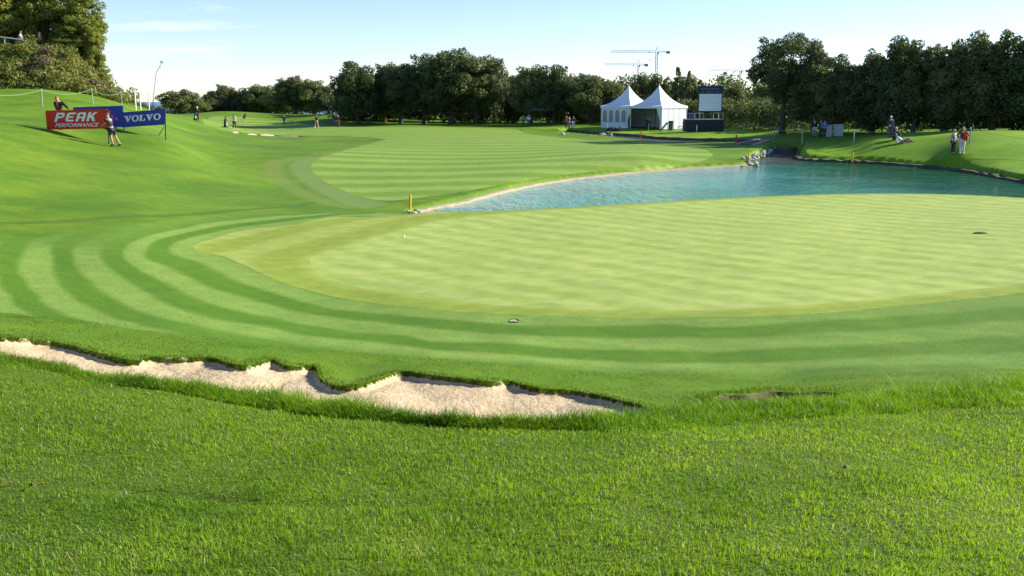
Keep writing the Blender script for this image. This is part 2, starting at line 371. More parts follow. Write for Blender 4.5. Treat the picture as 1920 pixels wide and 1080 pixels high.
RING = smooth_poly(poly_from_px(ring_px), 3)

# --- the grid
ys = [-40, -25, -15, -8, -4, -1, 0.5, 1.6]
y = 2.4
while y < 12.2: ys.append(y); y += max(0.02, 0.012 * y) if (y < 7.6 or y > 11.6) else 0.028
while y < 430: ys.append(y); y *= 1.0108
while y < 700: ys.append(y); y *= 1.06
ys = np.array(ys)
a1 = np.linspace(-0.56, 0.56, 520); a2 = 0.56 + np.cumsum(0.004 * 1.12 ** np.arange(1, 46))
aa = np.r_[-a2[::-1], a1, a2]
A_, Y_ = np.meshgrid(aa, ys); X_ = A_ * (np.maximum(Y_, 0) + 6.0)
nr, nc = X_.shape; gx, gy = X_.ravel(), Y_.ravel()
gz = Hb(gx, gy)
s_pock = sdf(POCKET, gx, gy); s_bunk = np.maximum(sdf(BUNK, gx, gy), s_pock); s_pond = sdf(POND, gx, gy); s_str = sdf(STREAM, gx, gy)
s_collar = sdf(COLLAR, gx, gy); s_green = sdf(GREEN, gx, gy); s_surr = sdf(SURR, gx, gy); s_fair = sdf(FAIR, gx, gy)
s_band = np.maximum(sdf(BAND, gx, gy), -6); s_ring = sdf(RING, gx, gy)
# carve bunker: steep wall under the turf lip, raked floor
FURROW = np.array([G(u, v)[:2] for u, v in [(70, 912), (150, 913), (300, 925), (480, 942), (640, 950), (800, 950)]])
def furrow(x, y): return -0.030 * np.exp(-(dist_line(FURROW, x, y) / 0.09) ** 2) * (0.55 + 0.45 * np.sin(x * 3.3 + 1))
nearsel = gy < 7.6; gz[nearsel] += furrow(gx[nearsel], gy[nearsel])
dep = 0.055 * ss(0.0, 0.065, s_bunk) + 0.12 * ss(0.0, 0.9, s_bunk)
gz = gz - dep * (s_bunk > 0) + (s_bunk > 0.02) * (0.005 * np.sin(gx * 6 + 2.0 * np.sin(gy * 4)) * np.sin(gy * 5 + gx) + rng.normal(0, 0.004, gx.shape))
# small raised roll along the far lip and the near lip
d_far = dist_line(FAR_EDGE, gx[:], gy[:]); gz = gz + 0.03 * np.exp(-(d_far / 0.25) ** 2) * (s_bunk <= 0) * (gy > 7.5)
# carve pond and stream beds
k = ss(-0.55, 0.15, s_pond); gz = gz * (1 - k) + (-0.7) * k
k2 = ss(-0.25, 0.25, s_str); gz = gz * (1 - k2) + (ST_Z - 0.35) * k2
# vertex normals of the whole sheet
def grid_normals():
    Z = gz.reshape(nr, nc); Pn = np.stack([X_, Y_, Z], -1)
    du = np.gradient(Pn, axis=1); dv = np.gradient(Pn, axis=0); n = np.cross(du, dv); n /= np.linalg.norm(n, axis=-1, keepdims=True) + 1e-12
    return n.reshape(-1, 3)
gn = grid_normals()
# --- mowing bands of the green's surround: an iso-field through the band edges of the photo
BANDS = {0: [(362, 464), (417, 480), (467, 501), (542, 534), (667, 563), (960, 590), (1300, 595), (1700, 572), (1920, 548), (460, 431), (560, 420), (640, 407), (400, 447)],
         1: [(320, 462), (325, 475), (362, 487), (425, 517), (483, 540), (600, 575), (700, 588), (833, 598), (1033, 611), (1260, 607), (1460, 606), (1710, 590), (350, 447), (425, 431), (475, 423), (600, 408)],
         2: [(275, 467), (270, 482), (312, 499), (375, 531), (425, 549), (483, 565), (583, 588), (700, 602), (833, 618), (1033, 631), (1210, 636), (1460, 631), (1710, 616), (1910, 600), (290, 452), (340, 439), (400, 426), (475, 416), (600, 403)],
         3: [(235, 465), (232, 477), (245, 495), (287, 519), (350, 551), (425, 578), (467, 588), (567, 608), (667, 624), (800, 641), (1033, 651), (1210, 656), (1460, 653), (1910, 630), (250, 452), (300, 436), (375, 420), (475, 409)],
         4: [(192, 467), (190, 480), (207, 500), (237, 525), (287, 555), (350, 585), (450, 606), (500, 613), (633, 634), (767, 648), (900, 661), (1033, 671), (1210, 681), (1460, 680), (1910, 660), (205, 452), (260, 436), (340, 419)],
         5: [(132, 470), (135, 495), (162, 520), (187, 545), (237, 573), (300, 596), (400, 619), (500, 637), (600, 651), (733, 668), (900, 679), (1033, 688), (1210, 700), (1460, 704), (1910, 692), (150, 455)],
         6: [(102, 480), (102, 497), (105, 517), (120, 543), (162, 573), (212, 596), (275, 613), (330, 624)],
         7: [(37, 485), (32, 512), (57, 541), (87, 572), (125, 591), (175, 604)],
         8: [(0, 520), (22, 555), (25, 571), (50, 586), (0, 540)], 9: [(-30, 570), (0, 585)]}
bp = []; bv = []
for k_, q in BANDS.items():
    for u, v in q: bp.append(G(u, v)[:2]); bv.append(k_)
bp = np.array(bp); bv = np.array(bv, float)
FIELD = TPS(bp, bv, 6e-4)
f_s = np.zeros_like(gx); sel = (s_surr > -0.5) & (gy > 9); f_s[sel] = FIELD(gx[sel], gy[sel])
# how strongly the bands show: they wear out up the slope on the left
YF = G(150, 452)[1]
fade = np.ones_like(gx); fade = 1 - 0.85 * ss(2.6, 3.8, f_s) * ss(YF - 2.8, YF + 0.6, gy); fade *= ss(4.9, 4.4, f_s) * ss(-6, 2, gx) + ss(2, -6, gx)
fade *= 1 - 0.45 * ss(1, 8, gx)

# --- triangles and exact splitting of the sheet along the outlines
idx = np.arange(nr * nc).reshape(nr, nc)
q0, q1, q2, q3 = idx[:-1, :-1].ravel(), idx[:-1, 1:].ravel(), idx[1:, 1:].ravel(), idx[1:, :-1].ravel()
T = np.concatenate([np.stack([q0, q1, q2], -1), np.stack([q0, q2, q3], -1)])
V = np.stack([gx, gy, gz, gn[:, 0], gn[:, 1], gn[:, 2], s_bunk, s_pond, s_str, s_collar, s_green, s_surr, s_fair, s_band, s_ring, f_s, fade], -1)
COLS = dict(bunk=6, pond=7, stream=8, collar=9, green=10, surr=11, fair=12, band=13, ring=14, mow=15, fade=16)
def split(V, T, c):
    f = V[:, c]; s = f > 0; n = s[T].sum(1)
    inside = [T[n == 3]]; outside = [T[n == 0]]; mix = T[(n == 1) | (n == 2)]
    if len(mix):
        sm = s[mix]; nm = sm.sum(1); lone = np.where(nm == 1, np.argmax(sm, 1), np.argmin(sm, 1)); r = np.arange(len(mix))
        a = mix[r, lone]; b = mix[r, (lone + 1) % 3]; d = mix[r, (lone + 2) % 3]
        e = np.concatenate([np.stack([a, b], -1), np.stack([a, d], -1)]); es = np.sort(e, 1)
        u, inv = np.unique(es, axis=0, return_inverse=True); inv = inv.ravel()
        t = f[u[:, 0]] / (f[u[:, 0]] - f[u[:, 1]]); nv = V[u[:, 0]] + (V[u[:, 1]] - V[u[:, 0]]) * t[:, None]
        base = len(V); V = np.concatenate([V, nv]); p = base + inv[:len(mix)]; q = base + inv[len(mix):]
        t1 = np.stack([a, p, q], -1); t2 = np.concatenate([np.stack([p, b, d], -1), np.stack([p, d, q], -1)])
        k1 = nm == 1; k2 = np.concatenate([k1, k1])
        inside += [t1[k1], t2[~k2]]; outside += [t1[~k1], t2[k2]]
    return V, np.concatenate(inside), np.concatenate(outside)
def region(name, T, mat, attrs=()):
    u, inv = np.unique(T.ravel(), return_inverse=True); W = V[u]
    me = np_mesh(name, W[:, :3], inv.reshape(-1, 3), {a: W[:, COLS[a]] for a in attrs})
    me.polygons.foreach_set('use_smooth', np.ones(len(me.polygons), bool))
    me.normals_split_custom_set_from_vertices([tuple(q) for q in W[:, 3:6] / np.linalg.norm(W[:, 3:6], axis=1, keepdims=True)])
    o = link(name, me, mat); o['kind'] = 'structure'; return o

# --- ground materials
def turf(name, lo, hi, patch=0.12, grain=70, speck=0.35, bump=0.5, stripes=None, extra=None, rough=0.75, dry=None):
    """lo/hi: colours of grass mown away from / towards; every turf has patches, grain and a fine relief"""
    m, nt, b = base_mat(name)
    pos = nt.nodes.new('ShaderNodeNewGeometry').outputs['Position']
    fac = stripes(nt, pos) if stripes else maprange(nt, noise(nt, 0.35, 4, 0.6), 0.3, 0.7)
    col = mixc(nt, fac, lo, hi)
    big = maprange(nt, noise(nt, 0.18, 4, 0.6, stretch=(1, 0.7, 1)), 0.3, 0.7)
    col = mixc(nt, big, mixc(nt, 1.0, col, (1 - patch, 1 - patch * 0.8, 1 - patch * 1.1), 'MULTIPLY'), mixc(nt, 1.0, col, (1 + patch, 1 + patch * .6, 1 + patch * 0.4), 'MULTIPLY'))
    mid = maprange(nt, noise(nt, 2.3, 5, 0.65), 0.32, 0.72)
    col = mixc(nt, mid, mixc(nt, 1.0, col, (0.86, 0.89, 0.86), 'MULTIPLY'), mixc(nt, 1.0, col, (1.13, 1.09, 1.08), 'MULTIPLY'))
    if dry: col = mixc(nt, math_(nt, 'MULTIPLY', maprange(nt, noise(nt, 0.8, 6, 0.7), 0.55, 0.75), dry[1]), col, dry[0])
    g = noise(nt, grain, 3, 0.7); gg = maprange(nt, g, 0.3, 0.72, 1 - speck, 1 + speck, False)
    vn = nt.nodes.new('ShaderNodeVectorMath'); vn.operation = 'SCALE'; nt.links.new(col, vn.inputs[0]); nt.links.new(gg, vn.inputs['Scale'])
    col = vn.outputs[0]
    if extra: col = extra(nt, col)
    nt.links.new(col, b.inputs['Base Color']); b.inputs['Roughness'].default_value = rough; b.inputs['Specular IOR Level'].default_value = 0.15
    if bump:
        bpn = N(nt, 'ShaderNodeBump', Strength=bump, Distance=0.03); nt.links.new(g, bpn.inputs['Height']); nt.links.new(bpn.outputs['Normal'], b.inputs['Normal'])
    return m
def line_stripes(ang, period, sharp=0.25, wig=0.08, phase=0.0):
    def f(nt, pos):
        d = N(nt, 'ShaderNodeVectorMath', operation='DOT_PRODUCT'); nt.links.new(pos, d.inputs[0]); d.inputs[1].default_value = (-math.sin(ang), math.cos(ang), 0)
        w = math_(nt, 'MULTIPLY', math_(nt, 'SUBTRACT', noise(nt, 0.5, 3), 0.5), wig * period * 4)
        t = math_(nt, 'ADD', d.outputs['Value'], w)
        s = math_(nt, 'SINE', math_(nt, 'ADD', math_(nt, 'MULTIPLY', t, 2 * math.pi / period), phase))
        return maprange(nt, s, -sharp, sharp)
    return f
def green_stripes(nt, pos):
    a = line_stripes(math.radians(-48), 1.0, 0.9, 0.05)(nt, pos); n = maprange(nt, noise(nt, 1.0, 5, 0.65, stretch=(0.5, 1.2, 1)), 0.3, 0.7)
    return math_(nt, 'ADD', math_(nt, 'MULTIPLY', a, 0.55), math_(nt, 'MULTIPLY', n, 0.45))
def band_stripes(nt, pos):
    s = attr(nt, 'mow'); w = math_(nt, 'MULTIPLY', math_(nt, 'SUBTRACT', noise(nt, 1.2, 5, 0.65), 0.5), 0.20)
    s = math_(nt, 'ADD', s, w)
    c = math_(nt, 'SINE', math_(nt, 'MULTIPLY', s, math.pi)); c = maprange(nt, c, -0.6, 0.6)
    fd = attr(nt, 'fade')
    return math_(nt, 'ADD', math_(nt, 'MULTIPLY', c, fd), math_(nt, 'MULTIPLY', math_(nt, 'SUBTRACT', 1.0, fd), 0.22))
def fair_extra(nt, col): return col
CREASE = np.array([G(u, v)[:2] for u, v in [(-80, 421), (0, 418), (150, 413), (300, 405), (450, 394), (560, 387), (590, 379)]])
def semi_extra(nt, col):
    col = mixc(nt, math_(nt, 'MULTIPLY', maprange(nt, attr(nt, 'crease'), 0.32, 0.04), 0.55), col, (0.055, 0.085, 0.012))  # no step in the ground here: the cut edge's shade is in the colour
    f = maprange(nt, attr(nt, 'band'), -0.25, 0.25); col = mixc(nt, math_(nt, 'MULTIPLY', f, 0.8), col, (0.155, 0.225, 0.055))
    f = maprange(nt, attr(nt, 'ring'), -0.3, 0.5); return mixc(nt, math_(nt, 'MULTIPLY', f, 0.5), col, (0.17, 0.22, 0.045))
M_green = turf('putting_turf', (0.258, 0.356, 0.066), (0.356, 0.432, 0.122), 0.06, 45, 0.06, 0.06, green_stripes, rough=0.85)
def collar_stripes(nt, pos):
    return maprange(nt, math_(nt, 'SINE', math_(nt, 'ADD', math_(nt, 'MULTIPLY', attr(nt, 'green'), 2 * math.pi / 2.1), 0.5)), -0.7, 0.7)
M_collar = turf('collar_turf', (0.222, 0.296, 0.038), (0.282, 0.350, 0.068), 0.06, 45, 0.07, 0.08, collar_stripes, rough=0.85)
M_surr = turf('surround_turf', (0.080, 0.180, 0.007), (0.170, 0.280, 0.046), 0.10, 38, 0.22, 0.30, band_stripes, dry=((0.20, 0.19, 0.06), 0.25))
M_fair = turf('fairway_turf', (0.148, 0.258, 0.020), (0.222, 0.328, 0.058), 0.06, 20, 0.06, 0.1, line_stripes(math.radians(7), 4.6, 0.6, 0.03))
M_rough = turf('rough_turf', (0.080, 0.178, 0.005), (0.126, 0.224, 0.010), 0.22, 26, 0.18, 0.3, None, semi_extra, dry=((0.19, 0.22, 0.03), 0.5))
M_lawn = turf('lawn_soil', (0.060, 0.120, 0.010), (0.100, 0.175, 0.014), 0.2, 90, 0.5, 0.8)
def sand_mat(name, c0, c1):
    m, nt, b = base_mat(name)
    f = noise(nt, 3.5, 6, 0.65); g = noise(nt, 60, 4, 0.7)
    col = mixc(nt, maprange(nt, f, 0.3, 0.7), c0, c1); col = mixc(nt, maprange(nt, g, 0.35, 0.7), mixc(nt, 1.0, col, (0.82, 0.8, 0.78), 'MULTIPLY'), col)
    nt.links.new(col, b.inputs['Base Color']); b.inputs['Roughness'].default_value = 0.95; b.inputs['Specular IOR Level'].default_value = 0.1
    h = math_(nt, 'ADD', math_(nt, 'MULTIPLY', noise(nt, 11, 4, 0.6, stretch=(1.8, 0.7, 1)), 0.7), math_(nt, 'MULTIPLY', g, 0.3))
    bpn = N(nt, 'ShaderNodeBump', Strength=0.55, Distance=0.06); nt.links.new(h, bpn.inputs['Height']); nt.links.new(bpn.outputs['Normal'], b.inputs['Normal'])
    return m
M_sand = sand_mat('bunker_sand', (0.47, 0.37, 0.23), (0.62, 0.50, 0.325))
M_earth = plain('pocket_earth', (0.085, 0.06, 0.035), 0.95, 0.45, 4.0, bump=0.5)
M_soil = plain('bank_soil', (0.085, 0.075, 0.048), 0.95, 0.5, 3.0, bump=0.5)

V, Tb, T = split(V, T, COLS['bunk'])
V, Tp, T = split(V, T, COLS['pond'])
V, Ts, T = split(V, T, COLS['stream'])
V, Tc, T = split(V, T, COLS['collar'])
V, Tg, Tc = split(V, Tc, COLS['green'])
V, Tsu, T = split(V, T, COLS['surr'])
V, Tf, T = split(V, T, COLS['fair'])
# near lawn: in front of the lip
LAWN = np.concatenate([smooth_poly(poly_from_px([(u, v - 6) for u, v in lipbase_px]), 3, False), np.array([(30, 8.5), (30, 6), (30, -39), (-30, -39), (-30, 9.5)])])
V = np.concatenate([V, sdf(LAWN, V[:, 0], V[:, 1])[:, None]], 1); COLS['lawn'] = V.shape[1] - 1
V, Tl, T = split(V, T, COLS['lawn'])
pk = V[Tb[:, 0], 0] > POCKET[:, 0].min() - 0.05; BANKLAWN = np.array([(17.5, 70), (19, 80), (21, 84.5), (26, 81), (34, 77.5), (46, 75), (80, 72), (80, 38), (33, 38), (20, 60)]); TENTLAWN = np.array([(2, 137), (6, 126), (11, 115), (17, 106), (21, 101), (27, 104), (31, 112), (26, 122), (14, 131)])
V = np.concatenate([V, np.maximum(sdf(BANKLAWN, V[:, 0], V[:, 1]), sdf(TENTLAWN, V[:, 0], V[:, 1]))[:, None]], 1); COLS['blawn'] = V.shape[1] - 1
V, Tbl, T = split(V, T, COLS['blawn'])
M_banklawn = turf('bank_turf', (0.115, 0.245, 0.006), (0.175, 0.31, 0.010), 0.16, 26, 0.15, 0.3)
region('bank_lawn', Tbl, M_banklawn)
region('bunker_sand', Tb[~pk], M_sand); region('earth_pocket', Tb[pk], M_earth); region('pond_bed', Tp, M_soil); region('stream_bed', Ts, M_soil)
region('putting_green', Tg, M_green); region('green_collar', Tc, M_collar, ('green',))
region('green_surround', Tsu, M_surr, ('mow', 'fade')); region('fairway', Tf, M_fair)
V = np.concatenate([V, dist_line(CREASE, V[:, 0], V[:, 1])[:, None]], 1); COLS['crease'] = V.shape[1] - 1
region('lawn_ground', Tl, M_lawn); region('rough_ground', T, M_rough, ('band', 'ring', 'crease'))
# ------------------------------------------------------------------ water
def water_mat(name, deep, rough, bump, scale, stretch=(1, 1, 1)):
    m, nt, b = base_mat(name)
    f = maprange(nt, noise(nt, 0.22, 4, 0.6), 0.3, 0.7)
    col = mixc(nt, f, tuple(c * 0.72 for c in deep), tuple(c * 1.2 for c in deep))
    if name == 'pond_water':      # weedy green plus the bank's dark reflection, coloured in towards the right-hand bay
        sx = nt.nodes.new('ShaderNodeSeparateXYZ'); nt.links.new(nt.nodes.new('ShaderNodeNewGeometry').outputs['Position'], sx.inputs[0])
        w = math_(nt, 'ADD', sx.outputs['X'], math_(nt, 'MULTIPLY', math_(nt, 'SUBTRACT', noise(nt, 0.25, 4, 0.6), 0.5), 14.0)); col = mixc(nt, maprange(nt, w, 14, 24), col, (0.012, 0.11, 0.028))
    nt.links.new(col, b.inputs['Base Color'])
    b.inputs['Roughness'].default_value = rough; b.inputs['IOR'].default_value = 1.33; b.inputs['Specular IOR Level'].default_value = 0.28
    calm = maprange(nt, noise(nt, 0.12, 3, 0.5), 0.35, 0.6, 0.55, 1.0)
    h = math_(nt, 'ADD', noise(nt, scale, 4, 0.6, stretch=stretch), math_(nt, 'MULTIPLY', noise(nt, scale * 3.1, 3, 0.6, stretch=stretch), 0.35))
    bp = N(nt, 'ShaderNodeBump', Distance=0.4); nt.links.new(math_(nt, 'MULTIPLY', calm, bump), bp.inputs['Strength'])
    nt.links.new(h, bp.inputs['Height']); nt.links.new(bp.outputs['Normal'], b.inputs['Normal']); return m
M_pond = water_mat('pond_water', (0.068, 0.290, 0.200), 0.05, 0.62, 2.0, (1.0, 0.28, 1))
M_stream = water_mat('stream_water', (0.09, 0.10, 0.085), 0.08, 0.25, 3.0)
M_sea = water_mat('sea_water', (0.10, 0.22, 0.30), 0.4, 0.1, 0.02)
def offset_poly(p, d):
    p = np.array(p); a = np.roll(p, 1, 0); c = np.roll(p, -1, 0); t = c - a; t /= np.linalg.norm(t, axis=1)[:, None] + 1e-9
    area = 0.5 * np.sum(a[:, 0] * p[:, 1] - p[:, 0] * a[:, 1]); n = np.stack([t[:, 1], -t[:, 0]], -1) * (1 if area > 0 else -1)
    return p + n * d
def sheet(name, poly, z, mat):
    me = bpy.data.meshes.new(name); v = [(x, y, z) for x, y in poly]
    area = sum(poly[i - 1][0] * poly[i][1] - poly[i][0] * poly[i - 1][1] for i in range(len(poly)))
    me.from_pydata(v, [], [tuple(range(len(v))) if area > 0 else tuple(range(len(v)))[::-1]]); me.update()
    o = link(name, me, mat); o['kind'] = 'structure'; return o
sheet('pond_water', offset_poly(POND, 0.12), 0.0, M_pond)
sheet('stream_mouth_water', np.array([on_level(1417, 308.6, 0)] + fm + [on_level(u, v, 0) for u, v in [(1500, 300), (1528, 303), (1475, 308.3)]]), 0.004, M_stream)
sheet('stream_water', offset_poly(STREAM, 0.2), ST_Z, M_stream)
sheet('sea', [(-60000, 640), (60000, 640), (60000, 60000), (-60000, 60000)], -32.0, M_sea)
# coastal plain that runs out to the sea beyond the course
sheet('coastal_plain', [(-9000, 600), (9000, 600), (9000, 2600), (-9000, 2600)], -31.0, M_rough)

# ------------------------------------------------------------------ banks round the pond
def ribbon(name, line, z0, z1, th, mat, side=1, wobble=0.0, zw=0.0):
    """a kerb along a line: from z0 to z1, thickness th to the given side"""
    line = smooth_poly(line, 6, False); d = np.gradient(line, axis=0); n = np.stack([-d[:, 1], d[:, 0]], -1); n /= np.linalg.norm(n, axis=1)[:, None]; n *= side
    V_ = []; F_ = []
    for i, (p, q) in enumerate(zip(line, n)):
        w = rng.normal(0, wobble, 2); t = z1 + rng.normal(0, zw)
        a = p - q * (0.02 + abs(w[0])); b = p + q * th
        V_ += [(a[0], a[1], z0), (a[0] + q[0] * 0.03, a[1] + q[1] * 0.03, t), (b[0], b[1], t + 0.01), (b[0], b[1], z0)]
        if i: k = 4 * i; F_ += [(k - 4, k, k + 1, k - 3), (k - 3, k + 1, k + 2, k - 2), (k - 2, k + 2, k + 3, k - 1)]
    me = bpy.data.meshes.new(name); me.from_pydata(V_, [], F_); me.update(); return link(name, me, mat)
M_edge = plain('edging_stone', (0.36, 0.295, 0.205), 0.9, 0.3, 6, bump=0.4)
tag(ribbon('pond_edging', [p + [0.05, -0.22] for p in fl], -0.3, 0.10, 0.24, M_edge, 1, 0.03, 0.015), kind='structure')
tag(ribbon('pond_bank', [p + [-0.05, -0.2] for p in fm[5:] + fr], -0.3, 0.17, 0.6, M_soil, 1, 0.10, 0.05), kind='structure')
nb = [on_level(u, v, ST_Z) for u, v in ST[8:]]
tag(ribbon('stream_bank', nb, 0.0, 0.60, 0.3, M_soil, -1, 0.05, 0.03), kind='structure')

# ------------------------------------------------------------------ grass blades
def blades(name, xy, z, h, w, lean, c, mat, label=None, bend=0.5):
    n = len(xy); a = rng.uniform(0, 2 * math.pi, n); d = np.stack([np.cos(a), np.sin(a)], -1)
    la = rng.uniform(0, 2 * math.pi, n); ld = np.stack([np.cos(la), np.sin(la)], -1) * (lean * rng.uniform(0.2, 1.0, n) * h)[:, None]
    b = np.c_[xy, z - 0.008]
    hw = (w / 2)[:, None]
    p0 = b + np.c_[-d * hw, np.zeros(n)]; p1 = b + np.c_[d * hw, np.zeros(n)]
    m_ = b + np.c_[ld * bend * 0.5, h * 0.58]; p2 = m_ + np.c_[-d * hw * 0.8, np.zeros(n)]; p3 = m_ + np.c_[d * hw * 0.8, np.zeros(n)]
    t = b + np.c_[ld, h * (1 - 0.25 * lean * rng.uniform(0, 1, n))]
    Vv = np.stack([p0, p1, p2, p3, t], 1).reshape(-1, 3)
    k = np.arange(n)[:, None] * 5
    Tt = np.concatenate([k + [0, 1, 3], k + [0, 3, 2], k + [2, 3, 4]])
    cc = np.repeat(c, 5, 0)
    me = np_mesh(name, Vv, Tt, colors=cc); o = link(name, me, mat); o['kind'] = 'stuff'
    if label: o['label'] = label
    return o
def blade_mat(name):
    m = bpy.data.materials.new(name); m.use_nodes = True; nt = m.node_tree; nt.nodes.clear()
    o = nt.nodes.new('ShaderNodeOutputMaterial'); col = attr(nt, 'tint', True)
    b = nt.nodes.new('ShaderNodeBsdfPrincipled'); b.inputs['Roughness'].default_value = 0.42; b.inputs['Specular IOR Level'].default_value = 0.22
    tr = nt.nodes.new('ShaderNodeBsdfTranslucent'); ms = nt.nodes.new('ShaderNodeMixShader'); ms.inputs[0].default_value = 0.5
    nt.links.new(col, b.inputs['Base Color']); nt.links.new(mixc(nt, 1.0, col, (1.3, 1.25, 0.5), 'MULTIPLY'), tr.inputs['Color'])
    nt.links.new(b.outputs[0], ms.inputs[1]); nt.links.new(tr.outputs[0], ms.inputs[2]); nt.links.new(ms.outputs[0], o.inputs['Surface']); return m
M_blade = blade_mat('grass_blades')
def vnoise(x, y, s, seed=0):
    """cheap value noise 0..1"""
    r = np.random.default_rng(seed).random((128, 128)); X = x / s; Y = y / s; xi = np.floor(X).astype(int); yi = np.floor(Y).astype(int); fx = X - xi; fy = Y - yi
    fx = fx * fx * (3 - 2 * fx); fy = fy * fy * (3 - 2 * fy); g = lambda i, j: r[i % 128, j % 128]
    return (g(xi, yi) * (1 - fx) + g(xi + 1, yi) * fx) * (1 - fy) + (g(xi, yi + 1) * (1 - fx) + g(xi + 1, yi + 1) * fx) * fy
def grass_col(n, x, y, dark=(0.086, 0.205, 0.006), lite=(0.285, 0.440, 0.032), dry=0.06):
    t = np.clip(0.5 * vnoise(x, y, 0.55, 1) + 0.35 * vnoise(x, y, 0.13, 2) + 0.3 * vnoise(x * 0.6, y, 1.3, 12) + 0.3 * rng.random(n) - 0.22, 0, 1)[:, None]
    c = np.array(dark) * (1 - t) + np.array(lite) * t
    k = rng.random(n) < dry * (0.4 + 1.5 * vnoise(x * 0.45, y, 0.8, 3) ** 2); c[k] = np.array((0.26, 0.24, 0.10)) * rng.uniform(0.7, 1.2, (k.sum(), 1))
    return c
def scatter(n, y0, y1, half=0.56, pw=1.0, xpad=0.4):
    y = y0 + (y1 - y0) * rng.random(n) ** pw; x = (rng.random(n) * 2 - 1) * (half * y + xpad); return x, y
# the coarse lawn in front of the bunker
x, y = scatter(300000, 3.1, 9.9, pw=1.15, xpad=1.7); keep = sdf(LAWN, x, y) > -0.03; x, y = x[keep], y[keep]; n = len(x)
hgt = 0.030 * (0.35 + 0.65 * vnoise(x, y, 0.10, 15) + 0.6 * vnoise(x, y, 0.35, 5) + 0.35 * vnoise(x, y, 0.9, 6)) * rng.uniform(0.6, 1.25, n)
# the track worn across the lawn shows as a shallow furrow of short grass
hgt *= 1 - 0.35 * np.exp(-(dist_line(FURROW, x, y) / 0.05) ** 2)
blades('lawn_grass', np.c_[x, y], Hb(x, y) + furrow(x, y), hgt, rng.uniform(0.0032, 0.0060, n) * (0.75 + y / 14), np.full(n, 0.85), grass_col(n, x, y), M_blade)
x, y = scatter(5200, 3.1, 9.0, pw=1.1); keep = (sdf(LAWN, x, y) > 0) & (vnoise(x, y, 0.6, 31) > 0.42); x, y = x[keep], y[keep]; n = len(x)
blades('straw', np.c_[x, y], Hb(x, y) + furrow(x, y) + 0.008, rng.uniform(0.025, 0.052, n), rng.uniform(0.003, 0.005, n), np.full(n, 1.6), np.array((0.46, 0.43, 0.22)) * rng.uniform(0.5, 1.15, (n, 1)), M_blade)
# long grass on the lip of the bunker
LIPB = smooth_poly(poly_from_px(lipbase_px), 4, False); LIPT = smooth_poly(poly_from_px([(u, v + 20) for u, v in tips_px]), 4, False)
def band_pts(n, A, B):
    def res(L, m=400):
        d = np.r_[0, np.cumsum(np.linalg.norm(np.diff(L, axis=0), axis=1))]; t = np.linspace(0, d[-1], m); return np.c_[np.interp(t, d, L[:, 0]), np.interp(t, d, L[:, 1])]
    def byx(L): return lambda xx: np.interp(xx, L[:, 0], L[:, 1])
    xx = rng.uniform(max(A[0, 0], B[0, 0]), min(A[-1, 0], B[-1, 0]), n); f = rng.random(n); y0 = byx(A)(xx); y1 = byx(B)(xx)
    return xx, y0 + (y1 - y0) * f, f
x, y, f = band_pts(78000, LIPB, LIPT)
hgt = (0.095 + 0.07 * vnoise(x, y, 0.22, 8) + 0.03 * vnoise(x, y, 0.7, 9)) * rng.uniform(0.4, 1.35, len(x)) * (0.28 + 0.80 * f ** 0.8) * (1 - 0.45 * ss(-1.5, -3.4, x))
tall = rng.random(len(x)) < 0.012; hgt[tall] *= 1.7
blades('lip_grass', np.c_[x, y], Hb(x, y), hgt, rng.uniform(0.004, 0.0075, len(x)), np.full(len(x), 0.75), grass_col(len(x), x, y, (0.050, 0.150, 0.005), (0.225, 0.39, 0.020), 0.04), M_blade)
# shorter turf behind the bunker: on the far lip and out to the mown bands
x, y = scatter(140000, 8.6, 13.2, 0.555, 0.9, 1.6); s1 = np.maximum(sdf(BUNK, x, y), sdf(POCKET, x, y)); s2 = sdf(SURR, x, y); s3 = sdf(LAWN, x, y)
keep = (s1 < 0.015) & (s2 < 0.1) & (s3 < 0.0) & ~((np.interp(x, LIPT[:, 0], LIPT[:, 1]) > y)); x, y, s1 = x[keep], y[keep], s1[keep]
e = np.exp(-(s1 / 0.16) ** 2); hgt = (0.012 + 0.030 * e + 0.012 * vnoise(x, y, 0.3, 10)) * rng.uniform(0.6, 1.3, len(x))
blades('bunker_edge_grass', np.c_[x, y], Hb(x, y) + 0.025 * np.exp(-(s1 / 0.25) ** 2), hgt, rng.uniform(0.005, 0.009, len(x)), np.full(len(x), 0.7), grass_col(len(x), x, y, (0.060, 0.140, 0.010), (0.14, 0.235, 0.024), 0.05), M_blade)
# turf hanging over the sand at the far lip
k_ = rng.integers(len(FAR_EDGE) - 1, size=34000); f = rng.random(len(k_)); q = FAR_EDGE[k_] + (FAR_EDGE[k_ + 1] - FAR_EDGE[k_]) * f[:, None]; off = rng.uniform(-.015, .035, len(k_)); x, y = q[:, 0], q[:, 1] - off; n = len(x)
hgt = rng.uniform(.018, .046, n) * (0.55 + 0.8 * vnoise(x, y, 0.18, 21))
blades('bunker_edge_grass', np.c_[x, y], Hb(x, y) + 0.012 - 1.1 * np.maximum(off, 0), hgt, rng.uniform(0.005, 0.009, n), np.full(n, 0.6), grass_col(n, x, y, (0.070, 0.15, 0.008), (0.18, 0.28, 0.024), 0.08), M_blade)
# sparse standing blades that catch the light on the mown bands
x, y = scatter(60000, 11, 24, 0.555, 1.0); s2 = sdf(SURR, x, y); s4 = sdf(COLLAR, x, y); keep = (s2 > 0) & (s4 < 0); x, y = x[keep], y[keep]; n = len(x)
blades('mown_grass', np.c_[x, y], Hb(x, y), rng.uniform(0.012, 0.026, n), rng.uniform(0.005, 0.010, n), np.full(n, 0.6), grass_col(n, x, y, (0.10, 0.19, 0.02), (0.19, 0.28, 0.06), 0.04), M_blade)
